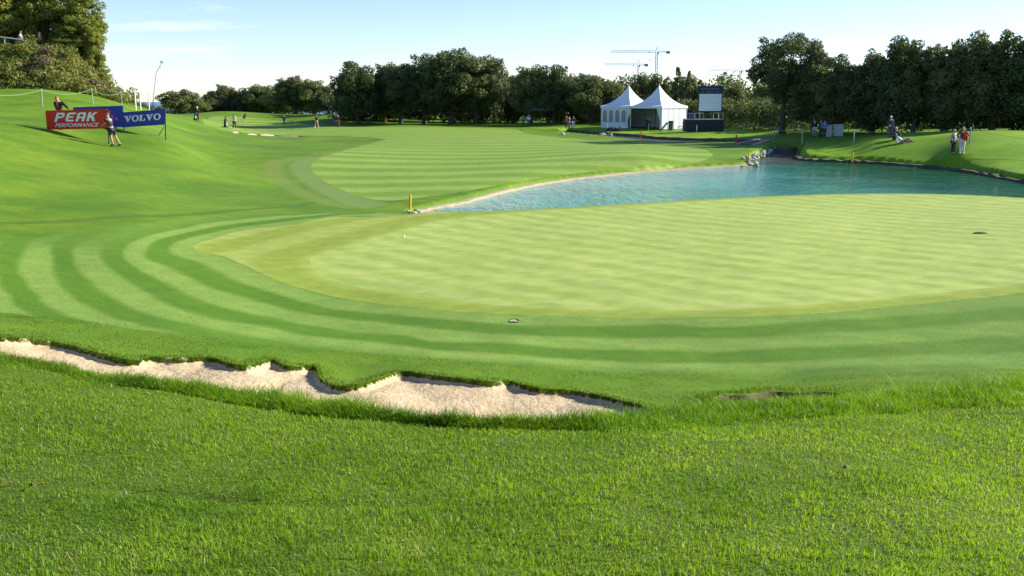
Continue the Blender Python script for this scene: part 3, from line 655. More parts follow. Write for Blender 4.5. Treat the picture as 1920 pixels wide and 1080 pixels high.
# --- a few dry leaves on the lawn
M_dryleaf = plain('dry_leaf', (0.16, 0.09, 0.05), 0.8, 0.4, 20)
def dry_leaf(u, v, size, label, flat=0.35):
    p = G(u, v); m = MB(); k = 9; vv = [(0, 0, 0.02)]
    for i in range(k):
        t = 2 * math.pi * i / k; r = size * random.uniform(0.35, 0.6); vv.append((r * math.cos(t), r * 0.6 * math.sin(t), size * flat * random.uniform(0.0, 1.0)))
    top = [(0, i, 1 + i % k) for i in range(1, k + 1)]
    m.add(vv, top); m.add([(q[0], q[1], q[2] - 0.002) for q in vv], [t[::-1] for t in top])
    o = m.build('fallen_leaf', M_dryleaf); o.location = (p[0], p[1], p[2] + 0.022); o.rotation_euler = (random.uniform(-.5, .5), random.uniform(-.5, .5), random.uniform(0, 6))
    tag(o, label, 'fallen leaf', 'dry leaves fallen on the lawn')
dry_leaf(62, 918, 0.055, 'largest brown curled leaf on the lawn, near the left edge of the photo')
dry_leaf(110, 938, 0.035, 'thin pale leaf on the lawn just right of and below the largest curled leaf')
dry_leaf(20, 914, 0.03, 'small orange brown leaf on the lawn at the very left edge')
dry_leaf(358, 773, 0.05, 'single brown leaf on the lawn below the left end of the bunker')
dry_leaf(420, 940, 0.03, 'small rusty leaf lying in the furrow worn across the lawn')
dry_leaf(1587, 884, 0.05, 'pale curled leaf on the right side of the lawn')
dry_leaf(1298, 792, 0.045, 'whitish dead leaf caught in the long grass of the bunker lip')
dry_leaf(252, 1052, 0.03, 'small reddish leaf low on the lawn near the bottom edge of the photo')

# ------------------------------------------------------------------ trees
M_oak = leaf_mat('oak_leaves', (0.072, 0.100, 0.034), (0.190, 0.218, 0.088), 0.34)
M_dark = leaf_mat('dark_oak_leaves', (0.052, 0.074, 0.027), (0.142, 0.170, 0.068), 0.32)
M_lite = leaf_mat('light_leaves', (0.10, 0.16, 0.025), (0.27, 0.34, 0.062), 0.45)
M_bankleaf = leaf_mat('bank_leaves', (0.17, 0.205, 0.036), (0.34, 0.34, 0.085), 0.42)
M_scrub = leaf_mat('scrub_leaves', (0.125, 0.150, 0.032), (0.27, 0.265, 0.070), 0.35)
M_brownleaf = leaf_mat('brown_leaves', (0.13, 0.10, 0.050), (0.22, 0.165, 0.10), 0.2)
M_bark = plain('bark', (0.075, 0.058, 0.045), 0.95, 0.45, 5, bump=0.6)
M_palebark = plain('pale_bark', (0.40, 0.33, 0.25), 0.9, 0.3, 5, bump=0.4)
def leaves(blobs, n, size, r_, up=0.25, asp=0.55):
    """leaf clumps: blobs = (x, y, z, r); returns verts, tris, tint"""
    B = np.array(blobs); w = B[:, 3] ** 2; k = r_.choice(len(B), n, p=w / w.sum())
    d = r_.normal(size=(n, 3)); d /= np.linalg.norm(d, axis=1)[:, None]
    rad = B[k, 3] * (0.45 + 0.62 * r_.random(n) ** 0.6); p = B[k, :3] + d * rad[:, None] * np.array([1, 1, 0.8])
    nrm = d + r_.normal(size=(n, 3)) * 0.65 + [0, 0, up]; nrm /= np.linalg.norm(nrm, axis=1)[:, None]
    t = np.cross(nrm, r_.normal(size=(n, 3))); t /= np.linalg.norm(t, axis=1)[:, None] + 1e-9; b = np.cross(nrm, t)
    s = (size * r_.uniform(0.6, 1.35, n))[:, None]
    q = np.stack([p - t * s, p + b * s * asp, p + t * s, p - b * s * asp], 1).reshape(-1, 3)
    i = np.arange(n)[:, None] * 4; T_ = np.concatenate([i + [0, 1, 2], i + [0, 2, 3]])
    tint = np.clip(0.25 + 0.5 * r_.random(len(B))[k] + r_.normal(0, 0.11, n), 0, 1)
    c = np.zeros((n * 4, 3)); c[:, 0] = np.repeat(tint, 4); return q, T_, c
def tree_meshes(name, seed, h=10.0, w=8.0, base=0.28, nb=46, nl=15000, size=0.17, br=(0.10, 0.17), form='round', trunk_r=0.3, fork=0.30, bark=None, lean=0.0, limbs=7):
    r_ = np.random.default_rng(seed); B = []
    zc = h * (base + 1) / 2; rz_ = h * (1 - base) / 2
    while len(B) < nb:
        d = r_.normal(size=3); d /= np.linalg.norm(d); q = r_.random() ** 0.4
        if form == 'cone':
            t = r_.random() ** 0.75; z = h * (base + (1 - base) * t); rr = w / 2 * (1 - t) ** 0.8 + 0.12; a = r_.uniform(0, 6.283)
            B.append((rr * 0.75 * math.cos(a), rr * 0.75 * math.sin(a), z, max(0.3, rr * 0.42))); continue
        r = w * r_.uniform(*br); e = 0.86
        ang = math.atan2(d[1], d[0]); lob = 1 + 0.16 * math.sin(2 * ang + seed) + 0.13 * math.sin(3 * ang + 2.1 * seed)
        x = d[0] * q * max(0.2, w / 2 * lob - r * e); y = d[1] * q * max(0.2, w / 2 * lob - r * e); z = zc + d[2] * q * (rz_ - r * 0.7)
        if form == 'dome' and z < h * base + r: z = h * base + r * 0.8
        if form == 'bush': z = max(z, r * 0.7)
        B.append((x + lean * z / h, y, z, r))
    # stray twigs that break the outline
    for i in range(int(nb * 0.8)):
        b = B[r_.integers(nb)]; d = r_.normal(size=3); d[2] = abs(d[2]) + 0.2; d /= np.linalg.norm(d); r = b[3] * r_.uniform(0.30, 0.5)
        p = np.array(b[:3]) + d * b[3] * 1.05; p[2] = min(p[2], h - r * 0.5); B.append((*p, r))
    q, T_, c = leaves(B, nl, size, r_); cm = np_mesh('crown', q, T_, colors=c)
    m = MB(); zf = h * fork; k = 5; random.seed(seed)
    tp = [(lean * (i / k) ** 2 * fork + random.uniform(-.04, .04) * h * 0.12 * (i > 0), random.uniform(-.04, .04) * h * 0.1 * (i > 0), zf * i / k - 0.25 * (i == 0)) for i in range(k + 1)]
    m.tube(tp, [trunk_r * (1.35 if i == 0 else 1 - 0.35 * i / k) for i in range(k + 1)], 7)
    main = sorted(B[:nb], key=lambda b: -b[3])[:limbs]
    for b in main:
        s = Vector(tp[-1]) - Vector((0, 0, random.uniform(0, zf * 0.2))); e = Vector(b[:3]); mid = s.lerp(e, 0.5) + Vector((random.uniform(-.3, .3), random.uniform(-.3, .3), 0.25))
        m.tube([s, mid, e], [trunk_r * 0.55, trunk_r * 0.33, trunk_r * 0.1], 5)
    return dict(crown=cm, trunk=m.mesh('trunk'), h=h, w=w, bark=bark)
KINDS_ = dict(
    oak=[tree_meshes('oak', s, nb=90, nl=23000, size=0.155, base=0.06, br=(0.09, 0.16), form='dome', trunk_r=0.34) for s in (11, 12, 13)],
    fine=[tree_meshes('oak', s, h=10, w=6.5, nb=90, nl=24000, size=0.14, base=0.02, br=(0.085, 0.16), form='dome', trunk_r=0.26) for s in (21, 22, 23)],
    bush=[tree_meshes('bush', s, h=7, w=7, nb=46, nl=11000, size=0.17, base=0.0, form='bush', trunk_r=0.22) for s in (31, 32)],
    cone=[tree_meshes('cone', 41, h=10, w=4.2, nb=60, nl=8000, size=0.16, base=0.05, form='cone', trunk_r=0.16, fork=0.8, limbs=2)],
    tall=[tree_meshes('tall', s, h=14, w=6.5, nb=130, nl=30000, size=0.13, base=0.0, br=(0.075, 0.13), form='bush', trunk_r=0.3) for s in (51, 52)],
    great=[tree_meshes('great', 61, h=11, w=9.5, nb=46, nl=26000, size=0.13, base=0.26, br=(0.085, 0.135), form='round', trunk_r=0.36, fork=0.36, lean=0.5, limbs=11)])
crown_obj = {}
def tree(kind, var, u, vtop, vbase, width, Y, label, leaf=None, cat='tree', name='oak_tree', group=None, rz=None, bark=None, depth=1.0, sink=0.0):
    k = KINDS_[kind][var % len(KINDS_[kind])]
    b = P(u, vbase, Y); z0 = float(Hb(b[0], b[1])); zt = P(u, vtop, Y)[2]; H = zt - z0; W = width / FPX * Y * math.hypot(1, b[0] / Y)
    t = empty(name, (b[0], b[1], z0 - sink), 0); tag(t, label, cat, group)
    t.rotation_euler.z = rz if rz is not None else rng.uniform(0, 6.28)
    t.scale = (W / k['w'], W / k['w'] * depth, (H + sink) / k['h'])
    for part, mat in (('trunk', bark or M_bark), ('crown', leaf or M_oak)):
        me = k[part]; key = (me.name, mat.name)
        if key not in crown_obj:
            if len(me.materials): me = me.copy()
            me.materials.append(mat); crown_obj[key] = me
        o = bpy.data.objects.new(part, crown_obj[key]); COL.objects.link(o); o.parent = t
    return t
g1 = 'trees along the far left of the course'; g2 = 'cork oaks behind the middle of the fairway'; g3 = 'trees behind the tents'; g4 = 'dark trees on the right bank'
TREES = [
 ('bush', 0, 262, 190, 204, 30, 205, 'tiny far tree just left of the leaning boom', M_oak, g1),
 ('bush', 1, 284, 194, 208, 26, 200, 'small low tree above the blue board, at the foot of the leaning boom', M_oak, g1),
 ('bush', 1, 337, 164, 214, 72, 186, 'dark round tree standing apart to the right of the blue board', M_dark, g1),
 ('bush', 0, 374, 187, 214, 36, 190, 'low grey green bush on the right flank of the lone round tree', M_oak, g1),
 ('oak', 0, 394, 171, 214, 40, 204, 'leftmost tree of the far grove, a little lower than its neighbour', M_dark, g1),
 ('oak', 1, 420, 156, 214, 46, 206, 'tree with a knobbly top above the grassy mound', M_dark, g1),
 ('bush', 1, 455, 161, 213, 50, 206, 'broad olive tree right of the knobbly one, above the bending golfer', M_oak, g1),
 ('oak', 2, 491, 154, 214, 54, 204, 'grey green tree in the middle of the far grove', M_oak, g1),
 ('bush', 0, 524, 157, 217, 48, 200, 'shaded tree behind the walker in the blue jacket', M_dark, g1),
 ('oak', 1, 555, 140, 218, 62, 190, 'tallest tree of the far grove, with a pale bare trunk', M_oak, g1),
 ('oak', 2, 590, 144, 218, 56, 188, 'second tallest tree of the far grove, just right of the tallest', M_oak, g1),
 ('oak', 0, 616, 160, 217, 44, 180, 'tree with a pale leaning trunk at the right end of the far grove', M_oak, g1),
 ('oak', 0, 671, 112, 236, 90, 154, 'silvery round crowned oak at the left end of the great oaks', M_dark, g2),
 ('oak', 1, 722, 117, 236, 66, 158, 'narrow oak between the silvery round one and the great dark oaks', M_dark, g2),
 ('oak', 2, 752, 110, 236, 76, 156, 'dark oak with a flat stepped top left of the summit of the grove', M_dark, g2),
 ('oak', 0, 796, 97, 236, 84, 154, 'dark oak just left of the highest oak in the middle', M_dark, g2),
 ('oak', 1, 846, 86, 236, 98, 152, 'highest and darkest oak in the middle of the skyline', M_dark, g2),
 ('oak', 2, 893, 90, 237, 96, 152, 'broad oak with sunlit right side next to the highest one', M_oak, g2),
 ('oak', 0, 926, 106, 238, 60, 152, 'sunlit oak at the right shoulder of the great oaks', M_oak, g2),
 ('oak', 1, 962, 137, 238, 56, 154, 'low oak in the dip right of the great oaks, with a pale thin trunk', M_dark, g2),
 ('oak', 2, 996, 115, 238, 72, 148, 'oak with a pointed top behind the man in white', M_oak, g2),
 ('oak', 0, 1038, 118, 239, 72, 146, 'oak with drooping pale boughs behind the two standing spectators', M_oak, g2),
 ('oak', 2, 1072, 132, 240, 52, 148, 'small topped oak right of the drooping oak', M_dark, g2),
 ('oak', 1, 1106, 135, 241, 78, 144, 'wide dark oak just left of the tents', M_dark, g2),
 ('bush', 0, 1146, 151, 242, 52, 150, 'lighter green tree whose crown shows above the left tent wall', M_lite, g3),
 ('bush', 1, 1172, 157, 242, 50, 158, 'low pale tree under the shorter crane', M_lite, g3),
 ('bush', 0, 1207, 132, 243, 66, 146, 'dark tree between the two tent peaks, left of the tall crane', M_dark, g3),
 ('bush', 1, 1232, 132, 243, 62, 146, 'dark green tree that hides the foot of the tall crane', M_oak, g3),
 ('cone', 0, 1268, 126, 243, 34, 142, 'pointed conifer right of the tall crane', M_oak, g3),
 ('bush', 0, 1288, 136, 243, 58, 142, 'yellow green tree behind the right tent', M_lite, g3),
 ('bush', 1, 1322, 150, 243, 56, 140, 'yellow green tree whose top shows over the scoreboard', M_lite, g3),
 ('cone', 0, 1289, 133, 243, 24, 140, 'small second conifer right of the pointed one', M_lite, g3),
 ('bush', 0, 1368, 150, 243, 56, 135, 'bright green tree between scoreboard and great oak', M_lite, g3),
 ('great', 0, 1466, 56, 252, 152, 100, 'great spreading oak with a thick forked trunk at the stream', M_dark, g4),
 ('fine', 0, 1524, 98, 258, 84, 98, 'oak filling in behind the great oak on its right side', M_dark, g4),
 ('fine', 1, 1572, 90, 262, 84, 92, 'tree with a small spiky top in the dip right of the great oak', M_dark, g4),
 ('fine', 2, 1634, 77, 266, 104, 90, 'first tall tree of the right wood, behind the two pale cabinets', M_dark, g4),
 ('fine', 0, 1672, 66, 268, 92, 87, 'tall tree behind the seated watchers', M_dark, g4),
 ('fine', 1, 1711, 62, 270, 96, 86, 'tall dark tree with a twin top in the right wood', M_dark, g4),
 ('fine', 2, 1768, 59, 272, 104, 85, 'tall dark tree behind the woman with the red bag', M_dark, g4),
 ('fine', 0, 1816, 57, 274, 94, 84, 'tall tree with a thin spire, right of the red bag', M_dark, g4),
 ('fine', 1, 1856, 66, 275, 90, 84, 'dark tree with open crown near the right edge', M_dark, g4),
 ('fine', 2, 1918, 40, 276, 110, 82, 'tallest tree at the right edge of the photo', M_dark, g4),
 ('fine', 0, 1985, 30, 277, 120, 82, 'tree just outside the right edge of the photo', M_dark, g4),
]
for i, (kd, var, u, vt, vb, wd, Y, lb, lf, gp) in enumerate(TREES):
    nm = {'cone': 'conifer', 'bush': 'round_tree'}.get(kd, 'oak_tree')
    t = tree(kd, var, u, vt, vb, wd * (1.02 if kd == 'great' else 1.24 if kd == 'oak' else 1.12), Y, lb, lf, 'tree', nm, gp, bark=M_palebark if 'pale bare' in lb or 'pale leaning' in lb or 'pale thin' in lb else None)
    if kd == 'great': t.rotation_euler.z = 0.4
# big trees on the planted bank at the left
gb_ = 'big trees on top of the planted bank'
for i, (u, vt, wd, Y, lb, lf) in enumerate([
    (160, -40, 84, 97, 'tall bushy tree at the right end of the planted bank', M_bankleaf),
    (112, -70, 100, 99, 'tall tree on the bank behind the red shirted walker', M_bankleaf),
    (58, -80, 100, 98, 'tall tree on the bank behind the man in white', M_bankleaf),
    (4, -80, 110, 98, 'tall brownish tree on the bank at the left edge of the photo', M_bankleaf),
    (-70, -90, 120, 98, 'tall tree on the bank beyond the left edge', M_bankleaf),
    (176, 22, 46, 95.5, 'slim tree standing before the tall bushy one at the right end of the bank', M_bankleaf),
    (140, 40, 70, 95.5, 'leafy tree rising from the scrub left of the slim one', M_bankleaf),
    (196, 118, 30, 95, 'small dense tree at the sloping right end of the bank', M_bankleaf)]):
    x_, _ = ray(u, 80); z0 = float(Hb(x_ * Y, Y)); vb = 190 + (CAMZ - z0) / Y * FPX
    tree('tall', i, u, vt, vb, wd * 1.12, Y, lb, lf, 'tree', 'bank_tree', gb_, sink=0.6)

# --- undergrowth and scrub that nobody could count
def mass(name, blobs, n, size, mat, seed, label=None):
    r_ = np.random.default_rng(seed); q, T_, c = leaves(blobs, n, size, r_); o = link(name, np_mesh(name, q, T_, colors=c), mat); o['kind'] = 'stuff'
    if label: o['label'] = label
    return o
def along(line, n, r, zoff, spread, seed, zr=(0, 1.0)):
    r_ = np.random.default_rng(seed); L = smooth_poly(np.array(line, float), 8, False); o = []
    for i in range(n):
        p = L[r_.integers(len(L))] + r_.normal(0, spread, 2); rr = r_.uniform(*r); z = float(Hb(p[0], p[1])) + zoff + r_.uniform(*zr)
        o.append((p[0], p[1], z, rr))
    return o
def gl(u, Y): x_, _ = ray(u, 230); return (x_ * Y, Y)
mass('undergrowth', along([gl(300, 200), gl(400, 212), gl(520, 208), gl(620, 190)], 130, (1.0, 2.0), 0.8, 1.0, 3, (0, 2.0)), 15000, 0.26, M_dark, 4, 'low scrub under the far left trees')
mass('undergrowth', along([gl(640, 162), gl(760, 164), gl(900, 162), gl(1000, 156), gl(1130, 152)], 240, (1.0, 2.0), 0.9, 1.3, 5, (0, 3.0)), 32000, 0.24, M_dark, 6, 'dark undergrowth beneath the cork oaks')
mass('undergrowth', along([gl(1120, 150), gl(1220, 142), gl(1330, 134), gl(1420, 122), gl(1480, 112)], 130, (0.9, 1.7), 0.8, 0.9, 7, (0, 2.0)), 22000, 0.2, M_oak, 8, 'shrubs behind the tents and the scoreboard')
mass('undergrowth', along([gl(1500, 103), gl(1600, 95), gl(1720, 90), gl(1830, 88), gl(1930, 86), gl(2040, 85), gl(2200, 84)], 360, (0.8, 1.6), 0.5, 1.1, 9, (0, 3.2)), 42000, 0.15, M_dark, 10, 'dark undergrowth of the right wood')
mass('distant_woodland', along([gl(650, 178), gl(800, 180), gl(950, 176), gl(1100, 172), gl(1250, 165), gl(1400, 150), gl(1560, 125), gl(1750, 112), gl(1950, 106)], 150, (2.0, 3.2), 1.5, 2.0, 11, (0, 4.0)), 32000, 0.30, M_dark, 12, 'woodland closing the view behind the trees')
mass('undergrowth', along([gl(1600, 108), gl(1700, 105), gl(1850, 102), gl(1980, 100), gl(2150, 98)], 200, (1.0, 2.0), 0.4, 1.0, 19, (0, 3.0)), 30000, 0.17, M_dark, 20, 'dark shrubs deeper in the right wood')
# the scrub on the bank
def bank_blobs(n, seed, r, pick=None):
    r_ = np.random.default_rng(seed); o = []
    while len(o) < n:
        yy = r_.uniform(86.0, 97.0); xx = r_.uniform(-60, -35.5); foot = 85.5 + 0.02 * (xx + 44)
        if (yy > 93.3 and xx < -45.5) or (pick and not pick(xx, yy)): continue
        o.append((xx, yy, float(Hb(xx, yy)) + (r_.uniform(0.0, 0.45) if r_.random() > .22 else r_.uniform(.4, 1.15)), r_.uniform(*r) * r_.uniform(.6, 1.0)))
    return o
mass('bank_shrubs', bank_blobs(480, 13, (0.5, 1.05)), 54000, 0.12, M_scrub, 14, 'scrub covering the steep bank at the left')
mass('bank_shrubs', bank_blobs(80, 15, (0.45, 0.9), lambda x_, y_: vnoise(np.array([x_]), np.array([y_]), 3.0, 4)[0] > 0.5), 15000, 0.12, M_brownleaf, 16, 'dry brownish scrub patches on the bank')
gw = [G(u, v) for u in range(120, 206, 9) for v in range(112, 172, 9)]
mass('bank_shrubs', [(p[0], p[1], p[2] + .1, .6) for p in gw if p[1] < 112 and p[0] < -30], 22000, 0.12, M_scrub, 18, 'scrub on the right shoulder of the bank')
mass('bank_shrubs', [(p[0], p[1], float(Hb(p[0], p[1])) + 0.35, 0.75) for p in [P(u, 190, Y)[:2] for u, Y in [(198, 88), (204, 88.5), (210, 88), (216, 88.5), (222, 89), (228, 89.5), (206, 90), (216, 91), (226, 92), (232, 92), (148, 93), (154, 94), (160, 95), (156, 96), (166, 95), (172, 96), (150, 96)]]], 4000, 0.11, M_scrub, 17, 'low scrub at the right foot of the bank')
# ------------------------------------------------------------------ objects
def ground(u, v, Y=None):
    if Y is None: return G(u, v)
    b = P(u, v, Y); b[2] = float(Hb(b[0], b[1])); return b
M_white = plain('tent_canvas', (0.72, 0.74, 0.76), 0.75, 0.05, 1.5, bump=0.1)
M_whitewall = plain('tent_wall', (0.66, 0.69, 0.74), 0.75, 0.06, 1.5, bump=0.1)
M_pane = plain('tent_window_film', (0.13, 0.155, 0.15), 0.15, 0.2, 3, spec=0.5)
M_metal = plain('grey_metal', (0.42, 0.43, 0.44), 0.45, 0.1, 6, metal=0.6)
M_pale = plain('pale_steel', (0.55, 0.55, 0.54), 0.6, 0.12, 1.0)
M_crane = plain('crane_steel', (0.40, 0.38, 0.35), 0.7, 0.15, 0.4)
M_cranedark = plain('crane_ballast', (0.20, 0.20, 0.20), 0.8, 0.15, 0.4)
M_black = plain('black_plastic', (0.022, 0.022, 0.026), 0.5, 0.2, 10)
M_dkfabric = plain('dark_mesh_fabric', (0.035, 0.040, 0.046), 0.85, 0.15, 6)
M_red = plain('sign_red', (0.80, 0.030, 0.022), 0.4, 0.04, 2)
M_blue = plain('sign_blue', (0.030, 0.055, 0.36), 0.4, 0.06, 2)
M_ink = plain('sign_white', (0.93, 0.93, 0.93), 0.5, 0.02, 4)
M_pink = plain('sign_pink', (0.75, 0.10, 0.42), 0.5, 0.05, 4)
M_yellow = plain('yellow_paint', (0.72, 0.47, 0.02), 0.5, 0.08, 8)
M_redpaint = plain('red_paint', (0.40, 0.06, 0.03), 0.6, 0.1, 8)
M_postw = plain('post_paint', (0.36, 0.40, 0.36), 0.6, 0.1, 8)
M_rope = plain('green_rope', (0.20, 0.38, 0.30), 0.8, 0.1, 8)
M_ropew = plain('white_rope', (0.78, 0.78, 0.74), 0.8, 0.05, 8)
M_concrete = plain('dark_concrete', (0.12, 0.10, 0.08), 0.9, 0.35, 3, bump=0.5)
M_cap = plain('pale_coping', (0.34, 0.31, 0.25), 0.9, 0.25, 4, bump=0.3)
M_stone = plain('pale_stone', (0.47, 0.43, 0.36), 0.85, 0.22, 6, bump=0.5)
M_stoned = plain('mossy_stone', (0.22, 0.21, 0.17), 0.9, 0.35, 6, bump=0.5)

# ---- signs on the hillside
def board(name, BL, BR, TL, mat, label, thick=0.05):
    BL, BR, TL = Vector(BL), Vector(BR), Vector(TL); ex = BR - BL; ez = TL - BL; nrm = ex.cross(ez).normalized()
    if nrm.y > 0: nrm = -nrm
    t = empty(name, BL); tag(t, label, 'sign board', 'sponsor boards on the hillside')
    M = Matrix(((ex.x, nrm.x, ez.x), (ex.y, nrm.y, ez.y), (ex.z, nrm.z, ez.z)))   # (s, out, t) -> offset
    m = MB(); v = [M @ Vector((s, o, q)) for o in (0, -thick) for s, q in ((0, 0), (1, 0), (1, 1), (0, 1))]
    m.add(v, [(0, 1, 2, 3), (7, 6, 5, 4), (0, 4, 5, 1), (1, 5, 6, 2), (2, 6, 7, 3), (3, 7, 4, 0)]); m.build('panel', mat, t)
    return t, M, ex, ez
def inlay(name, polys, M, mat, parent, out=0.012):
    m = MB()
    for p in polys:
        n = len(p); v = [M @ Vector((a, out, b)) for a, b in p] + [M @ Vector((a, 0.002, b)) for a, b in p]
        m.add(v, [tuple(range(n)), tuple(range(2 * n - 1, n - 1, -1))] + [(i, (i + 1) % n, n + (i + 1) % n, n + i) for i in range(n)])
    return m.build(name, mat, parent)
def box2(x0, y0, x1, y1): return [(x0, y0), (x1, y0), (x1, y1), (x0, y1)]
GLY = {'P': [box2(0, 0, .28, 1), box2(.28, .80, .80, 1), [(.66, .42), (.80, .42), (.96, .56), (.96, .86), (.80, 1), (.80, .80), (.68, .80)], box2(.28, .40, .80, .60)],
       'E': [[(.18, 0), (.30, 0), (.30, 1), (.18, 1), (0, .82), (0, .18)], box2(.30, 0, .95, .20), box2(.30, .41, .80, .59), box2(.30, .80, .98, 1)],
       'A': [[(0, 0), (.28, 0), (.28, .80), (.28, 1), (.16, 1), (0, .84)], box2(.28, .80, .78, 1), [(.66, 0), (.96, 0), (.96, .86), (.80, 1), (.66, .80)], box2(.28, .34, .66, .52)],
       'K': [box2(0, 0, .28, 1), [(.28, .38), (.36, .38), (1.0, 1), (.66, 1), (.28, .62)], [(.36, .50), (.62, .62), (1.0, 0), (.66, 0)]]}
def oval(cx, cy, rx, ry, tx, ty, n=20):
    o = []
    for i in range(n):
        a, b = 2 * math.pi * i / n, 2 * math.pi * (i + 1) / n
        o.append([(cx + rx * math.cos(a), cy + ry * math.sin(a)), (cx + rx * math.cos(b), cy + ry * math.sin(b)), (cx + (rx - tx) * math.cos(b), cy + (ry - ty) * math.sin(b)), (cx + (rx - tx) * math.cos(a), cy + (ry - ty) * math.sin(a))])
    return o
GLY['V'] = [[(.10, .96), (.42, .96), (.62, .30), (.50, 0), (.46, 0)], [(.50, 0), (.58, 0), (.92, .96), (.78, .96), (.56, .22)], box2(0, .86, .50, 1), box2(.66, .86, 1.0, 1)]
GLY['O'] = oval(.5, .5, .5, .53, .24, .13)
GLY['L'] = [box2(.12, .02, .46, .98), box2(0, .86, .60, 1), box2(0, 0, .96, .14), [(.76, .14), (.96, .14), (.96, .44), (.86, .44)]]
def word(txt, s0, s1, t0, t1, gap, shear, widths=None):
    n = len(txt); widths = widths or [1] * n; tot = sum(widths) + gap * (n - 1); k = (s1 - s0) / tot; x = s0; o = []
    for ch, w in zip(txt, widths):
        for p in GLY[ch]: o.append([(x + a * w * k + shear * b, t0 + b * (t1 - t0)) for a, b in p])
        x += (w + gap) * k
    return o
def text_polys(txt, M, s0, s1, t0, t1, shear, mat, parent, name='lettering'):
    cu = bpy.data.curves.new('txt', 'FONT'); cu.body = txt; cu.offset = 0.012; cu.resolution_u = 3
    ob = bpy.data.objects.new('txt', cu); COL.objects.link(ob); bpy.context.view_layer.update()
    me = bpy.data.meshes.new_from_object(ob.evaluated_get(bpy.context.evaluated_depsgraph_get())); bpy.data.objects.remove(ob)
    co = np.array([v.co[:] for v in me.vertices]); lo, hi = co.min(0), co.max(0)
    for v, c in zip(me.vertices, co):
        b = (c[1] - lo[1]) / (hi[1] - lo[1]); a = (c[0] - lo[0]) / (hi[0] - lo[0]); v.co = M @ Vector((s0 + a * (s1 - s0) + shear * b, 0.012, t0 + b * (t1 - t0)))
    me.update(); return link(name, me, mat, parent)
M_leg = plain('sign_leg', (0.03, 0.03, 0.03), 0.6, 0.2, 8)
def leg(parent, top, bot, r=0.035):
    o = Vector(parent.location); m = MB(); m.tube([Vector(top) - o, Vector(bot) - o], r, 6); m.build('leg', M_leg, parent)
# red board
BL, BR, TL = P(88, 243, 52.0), P(203, 241, 51.0), P(85, 207.5, 52.0)
t, M_, ex, ez = board('sponsor_board', BL, BR, TL, M_red, 'red board with white slanted PEAK PERFORMANCE lettering on the slope')
inlay('lettering', word('PEAK', .135, .80, .40, .87, .20, .055), M_, M_ink, t)
text_polys('PERFORMANCE', M_, .14, .835, .115, .315, .03, M_ink, t)
lg = G(204, 270); leg(t, P(202.5, 206, 51.02), (lg[0], lg[1], lg[2] - .1)); l2 = ground(90, 240, 52.2); leg(t, P(88, 215, 52.15), (P(88, 215, 52.15)[0], P(88, 215, 52.15)[1], l2[2] - .2))
# plain blue board with the pink emblem
BL, BR, TL = P(138, 240, 58.5), P(231, 238, 57.2), P(137, 201, 58.5)
t, M_, ex, ez = board('sponsor_board', BL, BR, TL, M_blue, 'larger blue board with a pink petal emblem, mostly hidden behind the red board')
def petal(cx, cy, L, w, a):
    d, e = (math.cos(a), math.sin(a)), (-math.sin(a), math.cos(a)); k = 0.44
    return [(cx + (d[0] * p + e[0] * q) * k, cy + d[1] * p + e[1] * q) for p, q in ((0, -w * .3), (L * .5, -w), (L, -w * .2), (L, w * .2), (L * .5, w), (0, w * .3))]
inlay('emblem', [petal(.715, .60, .22, .05, 1.15), petal(.69, .44, .17, .045, .75), petal(.70, .50, .16, .03, 2.2), petal(.80, .42, .20, .07, 1.9), petal(.84, .46, .20, .06, 5.5)], M_, M_pink, t)
lg = ground(228, 240, 57.3); leg(t, P(230, 200, 57.25), (P(230, 200, 57.25)[0], 57.25, lg[2] - .1)); lg = ground(140, 240, 58.6); leg(t, P(139, 205, 58.55), (P(139, 205, 58.55)[0], 58.55, lg[2] - .1))
# blue board on the right
BL, BR, TL = P(229, 239, 57.0), P(309, 233.5, 56.0), P(230, 210.5, 57.0)
t, M_, ex, ez = board('sponsor_board', BL, BR, TL, M_blue, 'blue board reading VOLVO in white serif capitals, right of the red board')
inlay('lettering', word('VOLVO', .04, .90, .34, .74, .04, .0, [1.05, 1, .86, 1.05, 1]), M_, M_ink, t)
lg = G(310.5, 262); leg(t, P(309.5, 207, 56.02), (lg[0], lg[1], lg[2] - .1)); lb = G(298, 254); leg(t, P(307, 238, 56.1), lb, 0.022)
lg = ground(231, 240, 57.1); leg(t, P(231, 212, 57.06), (P(231, 212, 57.06)[0], 57.06, lg[2] - .1))

